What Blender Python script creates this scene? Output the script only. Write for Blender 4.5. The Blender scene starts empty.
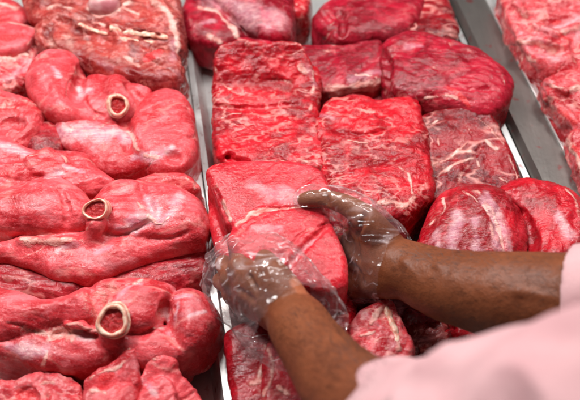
import bpy, math, random
import numpy as np
from mathutils import Vector, Matrix

# ------------------------------------------------------------------ camera, light, exposure
S = bpy.context.scene
FX = 800.0                       # focal length in pixels of the 580 px wide photograph
PITCH = math.radians(51.8)
DIST = 1.08
CF = np.array([0, math.cos(PITCH), -math.sin(PITCH)])
CU = np.array([0, math.sin(PITCH), math.cos(PITCH)])
CR = np.array([1.0, 0, 0])
CAM = np.array([0, 0, 0.05]) - CF * DIST

cd = bpy.data.cameras.new("camera"); cam = bpy.data.objects.new("camera", cd)
S.collection.objects.link(cam); S.camera = cam
cam.location = CAM; cam.rotation_euler = (math.pi / 2 - PITCH, 0, 0)
cd.lens = 36 * FX / 580; cd.sensor_width = 36; cd.clip_start = 0.02; cd.clip_end = 60
cd.dof.use_dof = True; cd.dof.focus_distance = 0.985; cd.dof.aperture_fstop = 3.6

W = bpy.data.worlds.new("World"); S.world = W; W.use_nodes = True
W.node_tree.nodes["Background"].inputs[0].default_value = (1.0, 0.95, 0.93, 1)
W.node_tree.nodes["Background"].inputs[1].default_value = 0.08

def area(name, loc, target, sx, sy, power, col):
    l = bpy.data.lights.new(name, 'AREA'); l.shape = 'RECTANGLE'; l.size = sx; l.size_y = sy
    l.energy = power; l.color = col
    o = bpy.data.objects.new(name, l); S.collection.objects.link(o)
    o.location = loc
    o.rotation_euler = (Vector(target) - Vector(loc)).to_track_quat('-Z', 'Y').to_euler()
    return o
area("case_strip_light", (-0.10, 0.36, 1.15), (0.0, 0.02, 0), 1.3, 0.08, 21, (1.0, 0.985, 0.975))
area("ceiling_light", (-0.80, 0.55, 1.55), (0.0, 0.0, 0), 0.35, 0.35, 30, (1.0, 0.98, 0.97))
area("ceiling_light_far", (0.75, 0.8, 1.6), (0.1, 0.1, 0), 0.4, 0.25, 15, (1.0, 0.985, 0.975))
S.view_settings.view_transform = 'Standard'
S.view_settings.look = 'None'; S.view_settings.exposure = -0.58; S.view_settings.gamma = 1

# ------------------------------------------------------------------ geometry helpers
def P(px, py, z=0.0):
    """point at height z seen at photo pixel (px, py)"""
    d = CF * FX + CR * (px - 290) - CU * (py - 200)
    t = (z - CAM[2]) / d[2]
    return CAM + d * t

_rs = np.random.RandomState(7)
_N = 32
_VOL = _rs.rand(_N, _N, _N).astype(np.float32)
def noise(p, f, off=0.0):
    """smooth value noise, -1..1, p (n,3)"""
    q = p * f + off + 100.0
    i = np.floor(q).astype(np.int64); t = q - i; t = t * t * (3 - 2 * t)
    a = i % _N; b = (i + 1) % _N
    r = 0
    for dx, X in ((0, a[:, 0]), (1, b[:, 0])):
        wx = t[:, 0] if dx else 1 - t[:, 0]
        for dy, Y in ((0, a[:, 1]), (1, b[:, 1])):
            wy = t[:, 1] if dy else 1 - t[:, 1]
            for dz, Z in ((0, a[:, 2]), (1, b[:, 2])):
                wz = t[:, 2] if dz else 1 - t[:, 2]
                r = r + _VOL[X, Y, Z] * wx * wy * wz
    return r * 2 - 1
def fbm(p, f, off=0.0, o=3, g=0.5):
    r = 0; a = 1; s = 0
    for k in range(o):
        r = r + a * noise(p, f * 2.03 ** k, off + 17.3 * k); s += a; a *= g
    return r / s

def smooth_poly(pts, it=3, closed=True):
    p = np.array(pts, float)
    for _ in range(it):
        if closed:
            q = np.roll(p, -1, 0)
            p = np.stack([p * .75 + q * .25, p * .25 + q * .75], 1).reshape(-1, p.shape[1])
        else:
            a, b = p[:-1], p[1:]
            m = np.stack([a * .75 + b * .25, a * .25 + b * .75], 1).reshape(-1, p.shape[1])
            p = np.vstack([p[:1], m, p[-1:]])
    return p

def sharp_poly(p):
    m = (p + np.roll(p, -1, 0)) / 2
    return smooth_poly(np.stack([p, m], 1).reshape(-1, 2), 2)

def poly_dist(X, Y, poly):
    """signed distance to closed polygon in 2d, negative inside"""
    a = poly; b = np.roll(poly, -1, 0)
    d2 = np.full(X.shape, 1e9); ins = np.zeros(X.shape, bool)
    for (ax, ay), (bx, by) in zip(a, b):
        ex, ey = bx - ax, by - ay
        L = ex * ex + ey * ey + 1e-12
        t = np.clip(((X - ax) * ex + (Y - ay) * ey) / L, 0, 1)
        d2 = np.minimum(d2, (X - ax - t * ex) ** 2 + (Y - ay - t * ey) ** 2)
        c = ((ay > Y) != (by > Y))
        if abs(ey) > 1e-12:
            ins ^= c & (X < (Y - ay) / ey * ex + ax)
    d = np.sqrt(d2)
    return np.where(ins, -d, d)

def smin(a, b, k):
    h = np.clip(0.5 + 0.5 * (b - a) / k, 0, 1)
    return b * (1 - h) + a * h - k * h * (1 - h)
def smax(a, b, k): return -smin(-a, -b, k)

class Grid:
    def __init__(s, lo, hi, h):
        s.h = h; s.lo = np.array(lo, float)
        s.n = np.maximum(4, np.ceil((np.array(hi) - s.lo) / h).astype(int) + 1)
        s.ax = [s.lo[i] + np.arange(s.n[i]) * h for i in range(3)]
        s.V = np.full(s.n, 1.0, np.float32)
    def sub(s, lo, hi):
        i0 = np.clip(((np.array(lo) - s.lo) / s.h).astype(int), 0, s.n - 1)
        i1 = np.clip(((np.array(hi) - s.lo) / s.h).astype(int) + 2, 1, s.n)
        sl = tuple(slice(a, max(b, a + 1)) for a, b in zip(i0, i1))
        X, Y, Z = np.meshgrid(*[s.ax[i][sl[i]] for i in range(3)], indexing='ij', sparse=True)
        return sl, X, Y, Z
    def cap(s, a, b, ra, rb, k=.006, op='u', flat=None):
        a = np.array(a, float); b = np.array(b, float); m = max(ra, rb) + 3 * k + 4 * s.h
        sl, X, Y, Z = s.sub(np.minimum(a, b) - m, np.maximum(a, b) + m)
        e = b - a; L = e @ e + 1e-12
        t = np.clip(((X - a[0]) * e[0] + (Y - a[1]) * e[1] + (Z - a[2]) * e[2]) / L, 0, 1)
        qx, qy, qz = X - a[0] - t * e[0], Y - a[1] - t * e[1], Z - a[2] - t * e[2]
        q2 = qx ** 2 + qy ** 2 + qz ** 2
        if flat is not None:           # flat = (unit normal, factor): squash along the normal
            n, f = np.array(flat[0], float), flat[1]
            n = n / np.linalg.norm(n)
            dn = qx * n[0] + qy * n[1] + qz * n[2]
            q2 = q2 + dn * dn * (f * f - 1)
        d = np.sqrt(q2) - (ra + (rb - ra) * t)
        v = s.V[sl]
        if op == 'u': s.V[sl] = smin(v, d, k)
        elif op == 'h': s.V[sl] = np.minimum(v, d)
        else: s.V[sl] = smax(v, -d, k)

def surfnets(g):
    V = g.V
    V = V.copy()
    for ax in range(3):               # close the box
        for e in (0, -1):
            sl = [slice(None)] * 3; sl[ax] = e
            V[tuple(sl)] = np.maximum(V[tuple(sl)], 1e-4)
    s = V < 0
    n = np.array(V.shape)
    cnt = np.zeros(n - 1, np.int8)
    for dx in (0, 1):
        for dy in (0, 1):
            for dz in (0, 1):
                cnt += s[dx:n[0] - 1 + dx, dy:n[1] - 1 + dy, dz:n[2] - 1 + dz]
    act = (cnt > 0) & (cnt < 8)
    I, J, K = np.nonzero(act)
    idx = np.full(n - 1, -1, np.int64); idx[I, J, K] = np.arange(len(I))
    pos = np.zeros((len(I), 3)); w = np.zeros(len(I))
    C = [(a, b, c) for a in (0, 1) for b in (0, 1) for c in (0, 1)]
    for a in C:
        for b in C:
            if sum(b) - sum(a) == 1 and all(y >= x for x, y in zip(a, b)):
                va = V[I + a[0], J + a[1], K + a[2]]; vb = V[I + b[0], J + b[1], K + b[2]]
                m = (va < 0) != (vb < 0)
                t = np.where(m, va / np.where(m, va - vb, 1), 0)
                for c in range(3):
                    pos[:, c] += np.where(m, a[c] + t * (b[c] - a[c]), 0)
                w += m
    pos /= w[:, None]
    pos = (pos + np.stack([I, J, K], 1)) * g.h + g.lo
    faces = []
    for ax in range(3):
        sl0 = [slice(None)] * 3; sl1 = [slice(None)] * 3
        sl0[ax] = slice(0, -1); sl1[ax] = slice(1, None)
        a = s[tuple(sl0)]; b = s[tuple(sl1)]
        u, v = (ax + 1) % 3, (ax + 2) % 3
        ch = np.argwhere(a != b)
        ok = (ch[:, u] > 0) & (ch[:, v] > 0) & (ch[:, u] < n[u] - 1) & (ch[:, v] < n[v] - 1)
        ch = ch[ok]
        q = []
        for du, dv in ((-1, -1), (0, -1), (0, 0), (-1, 0)):
            c = ch.copy(); c[:, u] += du; c[:, v] += dv
            q.append(idx[c[:, 0], c[:, 1], c[:, 2]])
        q = np.stack(q, 1)
        ins = a[ch[:, 0], ch[:, 1], ch[:, 2]]
        q[~ins] = q[~ins][:, ::-1]
        faces.append(q)
    F = np.vstack(faces)
    F = F[(F >= 0).all(1)]
    return pos, F

def vnormals(v, F):
    a = v[F[:, 2]] - v[F[:, 0]]; b = v[F[:, 3]] - v[F[:, 1]]
    fn = np.cross(a, b); N = np.zeros_like(v)
    for c in range(4): np.add.at(N, F[:, c], fn)
    return N / (np.linalg.norm(N, axis=1, keepdims=True) + 1e-12)

def relax(v, F, it=1, lam=.5):
    for _ in range(it):
        A = np.zeros_like(v); c = np.zeros(len(v))
        for i in range(4):
            j = (i + 1) % 4
            np.add.at(A, F[:, i], v[F[:, j]]); np.add.at(c, F[:, i], 1)
        v = v * (1 - lam) + lam * A / np.maximum(c, 1)[:, None]
    return v

def link(name, v, F, mat, parent=None, loc=None, attrs=None, smooth=True):
    v = np.asarray(v, float)
    if loc is None: loc = np.zeros(3)
    ploc = np.array(parent['_w']) if parent is not None else np.zeros(3)
    me = bpy.data.meshes.new(name)
    F = np.asarray(F); nf, k = F.shape
    vv = v - loc
    me.vertices.add(len(vv)); me.vertices.foreach_set("co", vv.astype(np.float32).ravel())
    me.loops.add(nf * k); me.loops.foreach_set("vertex_index", F.astype(np.int32).ravel())
    me.polygons.add(nf); me.polygons.foreach_set("loop_start", (np.arange(nf) * k).astype(np.int32))
    me.polygons.foreach_set("use_smooth", np.full(nf, smooth))
    me.update(calc_edges=True)
    for an, av in (attrs or {}).items():
        at = me.attributes.new(an, 'FLOAT', 'POINT'); at.data.foreach_set("value", av.astype(np.float32))
    me.materials.append(mat)
    o = bpy.data.objects.new(name, me); S.collection.objects.link(o)
    o.parent = parent; o.location = np.asarray(loc) - ploc
    o['_w'] = [float(x) for x in loc]
    return o

def empty(name, loc):
    o = bpy.data.objects.new(name, None); S.collection.objects.link(o); o.location = loc
    o['_w'] = [float(x) for x in loc]; o.empty_display_size = .02
    return o
def tag(o, label=None, cat=None, group=None, kind=None):
    if label: o['label'] = label
    if cat: o['category'] = cat
    if group: o['group'] = group
    if kind: o['kind'] = kind
    return o

# ------------------------------------------------------------------ materials
def lin(r, g, b):
    f = lambda c: ((c / 255 + .055) / 1.055) ** 2.4 if c > 10 else c / 255 / 12.92
    return (f(r), f(g), f(b), 1)

class NT:
    def __init__(s, name):
        s.m = bpy.data.materials.new(name); s.m.use_nodes = True
        s.t = s.m.node_tree; s.t.nodes.clear()
        s.out = s.n('ShaderNodeOutputMaterial')
    def n(s, ty, **kw):
        x = s.t.nodes.new(ty)
        for k, v in kw.items():
            if k.startswith('_'): setattr(x, k[1:], v)
        return x
    def l(s, a, b): s.t.links.new(a, b)
    def val(s, x, sock):
        if isinstance(x, (int, float, tuple)): sock.default_value = x
        else: s.l(x, sock)
    def noise(s, vec, scale, detail=3, rough=.55, dist=0.0):
        x = s.n('ShaderNodeTexNoise'); s.l(vec, x.inputs['Vector'])
        x.inputs['Scale'].default_value = scale; x.inputs['Detail'].default_value = detail
        x.inputs['Roughness'].default_value = rough; x.inputs['Distortion'].default_value = dist
        return x.outputs['Fac']
    def math(s, op, a, b=0.0, c=None, clamp=False):
        x = s.n('ShaderNodeMath', _operation=op, _use_clamp=clamp)
        s.val(a, x.inputs[0]); s.val(b, x.inputs[1])
        if c is not None: s.val(c, x.inputs[2])
        return x.outputs[0]
    def ramp(s, v, lo, hi, a=0.0, b=1.0):
        x = s.n('ShaderNodeMapRange', _interpolation_type='SMOOTHSTEP')
        s.val(v, x.inputs[0])
        x.inputs[1].default_value = lo; x.inputs[2].default_value = hi
        x.inputs[3].default_value = a; x.inputs[4].default_value = b
        return x.outputs[0]
    def mix(s, f, a, b):
        x = s.n('ShaderNodeMix', _data_type='RGBA')
        s.val(f, x.inputs[0]); s.val(a, x.inputs[6]); s.val(b, x.inputs[7])
        return x.outputs[2]
    def mapping(s, vec, scale=(1, 1, 1), rot=(0, 0, 0), loc=(0, 0, 0)):
        x = s.n('ShaderNodeMapping'); s.l(vec, x.inputs[0])
        x.inputs[1].default_value = loc; x.inputs[2].default_value = rot; x.inputs[3].default_value = scale
        return x.outputs[0]
    def bump(s, h, strength, dist, nrm=None):
        x = s.n('ShaderNodeBump'); s.l(h, x.inputs['Height'])
        x.inputs['Strength'].default_value = strength; x.inputs['Distance'].default_value = dist
        if nrm is not None: s.l(nrm, x.inputs['Normal'])
        return x.outputs[0]
    def attr(s, name):
        x = s.n('ShaderNodeAttribute'); x.attribute_name = name; return x.outputs['Fac']
    def coord(s): return s.n('ShaderNodeTexCoord').outputs['Object']

PAL = {  # base colours: main, deep, pale, marbling, marble scale, fibre contrast, roughness, coarse bump
    'leg':   dict(memx=.72, veil=.35, a=lin(230, 78, 80), b=lin(190, 40, 44), c=lin(244, 126, 124), marb=.30, ms=15, fib=.30, ro=.38, rb=.30),
    'legd':  dict(a=lin(176, 30, 38), b=lin(116, 12, 20), c=lin(212, 76, 80), marb=.26, ms=18, fib=.35, ro=.36, rb=.45),
    'rack':  dict(veil=.3, a=lin(184, 58, 50), b=lin(118, 24, 22), c=lin(224, 132, 112), marb=.30, ms=40, fib=.40, ro=.32, rb=.5),
    'beef':  dict(a=lin(184, 20, 42), b=lin(122, 5, 20), c=lin(200, 46, 64), marb=.12, ms=46, fib=.75, ro=.33, rb=.4),
    'slab':  dict(a=lin(204, 18, 32), b=lin(136, 3, 14), c=lin(222, 52, 60), marb=.42, ms=34, fib=.45, ro=.30, rb=1.0),
    'steak': dict(a=lin(156, 16, 26), b=lin(96, 5, 12), c=lin(190, 48, 52), marb=.62, ms=15, fib=.30, ro=.30, rb=.7),
    'block': dict(a=lin(220, 38, 48), b=lin(182, 14, 28), c=lin(234, 76, 82), marb=.12, ms=40, fib=.45, ro=.30, rb=.35),
    'round': dict(memx=.62, a=lin(204, 20, 34), b=lin(138, 5, 14), c=lin(220, 60, 70), marb=.10, ms=36, fib=.50, ro=.26, rb=.4),
    'bony':  dict(veil=.85, a=lin(226, 72, 74), b=lin(180, 24, 34), c=lin(248, 164, 156), marb=.62, ms=24, fib=.25, ro=.32, rb=.6),
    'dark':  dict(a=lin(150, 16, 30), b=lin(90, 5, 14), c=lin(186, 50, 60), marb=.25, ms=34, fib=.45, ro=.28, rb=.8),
}
_mc = [0]
def meatmat(pal, rot=0.0, tint=1.0):
    p = PAL[pal]; _mc[0] += 1; sd = _mc[0] * 3.71
    t = NT(pal + '_meat'); co = t.mapping(t.coord(), loc=(sd, sd * .7, -sd * .3))
    big = t.noise(co, 14, 4, .6, .6)
    med = t.noise(co, 60, 4, .6, .4)
    fibv = t.mapping(co, scale=(26, 230, 60), rot=(0.25, .2, rot))
    fib = t.noise(fibv, 1.6, 3, .6, .35)
    grain = t.noise(co, 420, 3, .65)
    fat, mem, dk, fcv = t.attr('fat'), t.attr('mem'), t.attr('dark'), t.attr('face')
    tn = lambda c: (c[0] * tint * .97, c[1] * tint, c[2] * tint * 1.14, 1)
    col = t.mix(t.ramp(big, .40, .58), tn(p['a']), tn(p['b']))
    col = t.mix(t.math('MULTIPLY', t.ramp(med, .5, .74), .6), col, tn(p['c']))
    col = t.mix(t.math('MULTIPLY', t.ramp(fib, .52, .72), p['fib']), col, tn(p['c']))
    col = t.mix(t.math('MULTIPLY', t.ramp(fib, .5, .3), p['fib'] * .8), col, tn(p['b']))
    col = t.mix(t.math('MULTIPLY', t.ramp(grain, .52, .7), .30), col, tn(p['c']))
    fleck = t.ramp(t.noise(t.mapping(co, scale=(1, 2.2, 1), rot=(0, 0, rot)), 190, 3, .6, .3), .57, .70)
    col = t.mix(t.math('MULTIPLY', fleck, .5), col, tn(p['c']))
    fleck2 = t.ramp(t.noise(t.mapping(co, scale=(1, 1.8, 1), rot=(0, 0, rot)), 110, 3, .6, .3), .55, .70)
    col = t.mix(t.math('MULTIPLY', fleck2, .45), col, tn(p['b']))
    # veins of fat: thin crest lines of a warped noise, broken up by another
    mv = t.noise(t.mapping(co, scale=(1, 1.7, 1), rot=(0, 0, rot)), p['ms'], 2, .5, .3)
    crest = t.math('ABSOLUTE', t.math('SUBTRACT', mv, .5))
    brk = t.ramp(t.noise(co, 22, 2), .52 - p['marb'] * .25, .66 - p['marb'] * .12)
    marb = t.math('MULTIPLY', t.ramp(crest, .050, .0), brk)
    marb = t.math('MULTIPLY', marb, min(.6, p['marb'] * 1.2))
    fatc = t.mix(t.ramp(t.noise(co, 90, 3), .35, .65), lin(250, 206, 192), lin(238, 160, 148))
    col = t.mix(marb, col, lin(244, 170, 160))
    nz = t.math('SUBTRACT', t.noise(co, 85, 5, .7, .5), .5)
    nz2 = t.math('SUBTRACT', fib, .5)
    mz = t.math('MULTIPLY_ADD', nz, 1.6, t.math('MULTIPLY_ADD', nz2, .35, mem))
    mm = t.ramp(mz, .05, 1.1)
    memc = t.mix(t.ramp(t.math('MULTIPLY_ADD', fib, .4, t.math('MULTIPLY', med, .6)), .40, .62), lin(208, 142, 160), lin(244, 208, 208))
    col = t.mix(t.math('MULTIPLY', mm, p.get('memx', .42)), col, memc)
    veil = t.ramp(t.noise(t.mapping(co, scale=(1, 1.8, 1), rot=(0, 0, rot + .3)), 9, 5, .62, 1.0), .54, .74)
    col = t.mix(t.math('MULTIPLY', veil, p.get('veil', .07)), col, lin(236, 176, 182))
    fz = t.math('MULTIPLY_ADD', nz, 2.0, t.math('MULTIPLY_ADD', nz2, .6, fat))
    fm = t.ramp(fz, .26, .92)
    col = t.mix(t.math('MULTIPLY', fm, .78), col, fatc)
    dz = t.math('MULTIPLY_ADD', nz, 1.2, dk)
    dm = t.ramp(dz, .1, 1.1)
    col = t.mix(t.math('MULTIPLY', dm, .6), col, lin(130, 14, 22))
    fcz = t.ramp(t.math('MULTIPLY_ADD', nz, .5, fcv), .4, .6)
    fccol = t.mix(t.ramp(grain, .35, .68), lin(206, 30, 40), lin(240, 92, 92))
    col = t.mix(t.math('MULTIPLY', fcz, .85), col, fccol)
    b = t.n('ShaderNodeBsdfPrincipled')
    t.l(col, b.inputs['Base Color'])
    ro = t.math('MULTIPLY_ADD', t.noise(co, 48, 3), .34, p['ro'] - .20)
    t.l(ro, b.inputs['Roughness'])
    b.inputs['Specular IOR Level'].default_value = .22
    b.inputs['Coat Weight'].default_value = .32; b.inputs['Coat Roughness'].default_value = .075
    b.inputs['Subsurface Weight'].default_value = .06
    b.inputs['Subsurface Radius'].default_value = (1, .25, .18)
    b.inputs['Subsurface Scale'].default_value = .008
    h = t.math('MULTIPLY', t.noise(co, 34, 3, .55, .3), 1.6 * p['rb'] + .2)
    h = t.math('MULTIPLY_ADD', t.noise(co, 130, 3, .6, .2), .45 * p['rb'] + .10, h)
    h = t.math('MULTIPLY_ADD', fib, .22 * p['fib'] + .02, h)
    h = t.math('MULTIPLY_ADD', t.noise(co, 330, 3, .6), .30, h)
    h = t.math('MULTIPLY_ADD', fm, .30, h)
    h = t.math('MULTIPLY_ADD', marb, .05, h)
    nr = t.bump(h, .85, .0030)
    t.l(nr, b.inputs['Normal'])
    ch = t.math('MULTIPLY_ADD', t.noise(co, 170, 3, .6, .3), .6, h)
    t.l(t.bump(ch, .7, .0035), b.inputs['Coat Normal'])
    t.l(b.outputs[0], t.out.inputs[0])
    return t.m

def bonemat():
    t = NT('bone'); co = t.coord()
    b = t.n('ShaderNodeBsdfPrincipled')
    n1 = t.noise(co, 160, 4)
    c = t.mix(t.ramp(n1, .35, .65), lin(250, 216, 192), lin(232, 150, 128))
    t.l(c, b.inputs['Base Color']); b.inputs['Roughness'].default_value = .35
    b.inputs['Subsurface Weight'].default_value = .2; b.inputs['Subsurface Scale'].default_value = .004
    t.l(t.bump(t.noise(co, 300, 3), .5, .001), b.inputs['Normal'])
    t.l(b.outputs[0], t.out.inputs[0]); return t.m
def marrowmat():
    t = NT('marrow'); co = t.coord()
    b = t.n('ShaderNodeBsdfPrincipled')
    n1 = t.noise(co, 260, 4, .6, .5)
    c = t.mix(t.ramp(n1, .48, .75), lin(178, 14, 22), lin(222, 70, 66))
    t.l(c, b.inputs['Base Color']); b.inputs['Roughness'].default_value = .3
    b.inputs['Coat Weight'].default_value = .3
    t.l(t.bump(n1, .9, .003), b.inputs['Normal'])
    t.l(b.outputs[0], t.out.inputs[0]); return t.m
BONE, MARROW = bonemat(), marrowmat()

def steelmat(name, col, rough, rot, aniso_scale=260):
    t = NT(name); co = t.coord()
    b = t.n('ShaderNodeBsdfPrincipled')
    br = t.noise(t.mapping(co, scale=(aniso_scale, 4, 30), rot=(0, 0, rot)), 1.0, 3, .6)
    sm = t.noise(co, 11, 4, .6, .8)
    drip = t.noise(co, 55, 3, .6)
    c = t.mix(t.ramp(sm, .35, .7), col, tuple(x * .8 for x in col[:3]) + (1,))
    c = t.mix(t.math('MULTIPLY', t.ramp(drip, .60, .72), .6), c, lin(140, 40, 44))
    t.l(c, b.inputs['Base Color']); b.inputs['Metallic'].default_value = .72
    r = t.math('MULTIPLY_ADD', br, .14, t.math('MULTIPLY_ADD', sm, .22, rough - .16))
    t.l(r, b.inputs['Roughness'])
    t.l(t.bump(t.math('MULTIPLY_ADD', sm, 1.0, t.math('MULTIPLY', br, .12)), .25, .003), b.inputs['Normal'])
    t.l(b.outputs[0], t.out.inputs[0]); return t.m

# ------------------------------------------------------------------ trays
YAW = math.radians(9.8)
TD = np.array([-math.sin(YAW), math.cos(YAW), 0])      # along the trays, away from the camera
TU = np.array([math.cos(YAW), math.sin(YAW), 0])       # across the trays
def uv(p): return float(p @ TU), float(p @ TD)
def W3(u, v, z): return TU * u + TD * v + np.array([0, 0, z])
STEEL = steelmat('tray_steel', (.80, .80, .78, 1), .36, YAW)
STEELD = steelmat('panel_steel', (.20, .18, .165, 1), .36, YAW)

def sweep(name, prof, path, mat, parent=None, loc=None, closed_prof=True):
    """prof: list of (u,z); path: two v values -> an extruded solid along the tray direction"""
    n = len(prof); V = []; 
    for v in path:
        for (u, z) in prof: V.append(W3(u, v, z))
    F = []
    for k in range(len(path) - 1):
        for i in range(n):
            j = (i + 1) % n
            F.append((k * n + i, k * n + j, (k + 1) * n + j, (k + 1) * n + i))
    V = np.array(V)
    o = link(name, V, F, mat, parent, loc, smooth=False)
    return o
def sweep_u(name, prof, u0, u1, mat, parent=None, loc=None):
    n = len(prof); V = [W3(u, v, z) for u in (u0, u1) for (v, z) in prof]
    F = [(i, (i + 1) % n, n + (i + 1) % n, n + i) for i in range(n)]
    return link(name, np.array(V), F, mat, parent, loc, smooth=False)
SL_ = .013
def wall_prof(c, s, top, th=.0016, rim=.0095):
    """tray wall standing at coordinate c with a rim folded outward (s = +1 / -1)"""
    return [(c - s * SL_, .001), (c, top), (c + s * (rim - .001), top), (c + s * rim, top - .002), (c + s * rim, top - .007),
            (c + s * (rim - th), top - .007), (c + s * (rim - th), top - th - .001), (c + s * th, top - th - .001), (c + s * (th - SL_), .001)]
def tray(label, u0, u1, v0, v1, top, z0=0.0):
    c = W3((u0 + u1) / 2, (v0 + v1) / 2, z0)
    root = empty('steel_tray', c)
    tag(root, label, 'tray', 'steel display trays')
    th = .0016
    fl = np.array([W3(u, v, z) for z in (z0 - .002, z0 + .002) for (u, v) in ((u0, v0), (u1, v0), (u1, v1), (u0, v1))])
    link('floor', fl, [(3, 2, 1, 0), (4, 5, 6, 7), (0, 1, 5, 4), (1, 2, 6, 5), (2, 3, 7, 6), (3, 0, 4, 7)], STEEL, root, c, smooth=False)
    sweep('side_wall', wall_prof(u0, -1, top), (v0, v1), STEEL, root, c)
    sweep('side_wall', wall_prof(u1, 1, top), (v0, v1), STEEL, root, c)
    sweep_u('end_wall', wall_prof(v0, -1, top - .0006), u0 - .006, u1 + .006, STEEL, root, c)
    sweep_u('end_wall', wall_prof(v1, 1, top - .0006), u0 - .006, u1 + .006, STEEL, root, c)
    return root
TOP = .045
uL = uv(P(203, 180, TOP))[0]                # seam between left and middle trays
uM = uv(P(489, 90, TOP))[0]                 # right rim of the middle tray
uP = uv(P(535, 95, TOP + .004))[0]          # far edge of the steel panel
vF = uv(P(330, 292, 0))[1]                  # front end of the middle tray
tray('steel tray along the left holding the pale pink legs', uL - .46, uL - .010, -.52, .62, TOP)
tray('steel tray in the middle under the red beef slabs', uL + .010, uM - .008, vF + .012, .62, TOP - .001)
uQ = uv(P(449, 337, TOP))[0]
tray('steel tray in front under the gloved hands holding dark red scraps', uL + .010, uQ - .009, vF - .45, vF - .012, TOP - .001)
tray('steel tray below the right forearm, right of the short thin rail', uQ + .009, uM + .25, vF - .45, vF - .012, TOP - .002)
tray('steel tray at the far right holding the bony pale cuts', uP + .012, uP + .45, vF + .012, .62, TOP - .002)
c = W3((uM + uP) / 2, .1, .03)
pn = empty('divider_panel', c)
tag(pn, 'wide brushed grey steel panel slanting down right of the beef', 'panel')
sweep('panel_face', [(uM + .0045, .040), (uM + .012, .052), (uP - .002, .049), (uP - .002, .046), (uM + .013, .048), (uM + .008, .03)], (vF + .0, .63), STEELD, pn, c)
sweep('edge_strip', [(uP - .0015, .000), (uP - .0015, .0515), (uP + .0005, .0515), (uP + .0005, .0)], (vF + .0, .63), STEEL, pn, c)
# dark counter below everything
t = NT('counter_black'); b = t.n('ShaderNodeBsdfPrincipled'); co = t.coord()
t.l(t.mix(t.noise(co, 8, 3), (.012, .012, .013, 1), (.03, .028, .027, 1)), b.inputs['Base Color']); b.inputs['Roughness'].default_value = .4
t.l(b.outputs[0], t.out.inputs[0])
cv = np.array([(x, y, z) for z in (-.06, -.004) for (x, y) in ((-1.3, -1.2), (1.3, -1.2), (1.3, 1.3), (-1.3, 1.3))])
tag(link('counter', cv, [(3, 2, 1, 0), (4, 5, 6, 7), (0, 1, 5, 4), (1, 2, 6, 5), (2, 3, 7, 6), (3, 0, 4, 7)], t.m, smooth=False), kind='structure')

# ------------------------------------------------------------------ meat builder
def seg_dist(v, pts, zs=.8):
    d = np.full(len(v), 1e9); w = np.array([1, 1, zs])
    vv = v * w
    if len(pts) == 1:
        return np.linalg.norm(vv - pts[0] * w, axis=1)
    for a, b in zip(pts[:-1], pts[1:]):
        a = a * w; b = b * w; e = b - a; L = e @ e + 1e-12
        t = np.clip(((vv - a) @ e) / L, 0, 1)
        d = np.minimum(d, np.linalg.norm(vv - a - t[:, None] * e, axis=1))
    return d

def hit(g, px, py):
    """first point of the solid on the sight line of a photo pixel"""
    zs = np.arange(g.ax[2][-1], max(g.ax[2][0], .004), -.0015)
    A, B = P(px, py, zs[0]), P(px, py, zs[-1])
    pts = A + (B - A) * ((zs[0] - zs) / (zs[0] - zs[-1]))[:, None]
    ii = np.rint((pts - g.lo) / g.h).astype(int)
    ok = ((ii >= 0) & (ii < g.n)).all(1)
    ii = np.clip(ii, 0, g.n - 1)
    v = np.where(ok, g.V[ii[:, 0], ii[:, 1], ii[:, 2]], 1)
    w = np.nonzero(v < 0)[0]
    return pts[w[0]] if len(w) else pts[int(np.argmin(v))]

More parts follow.
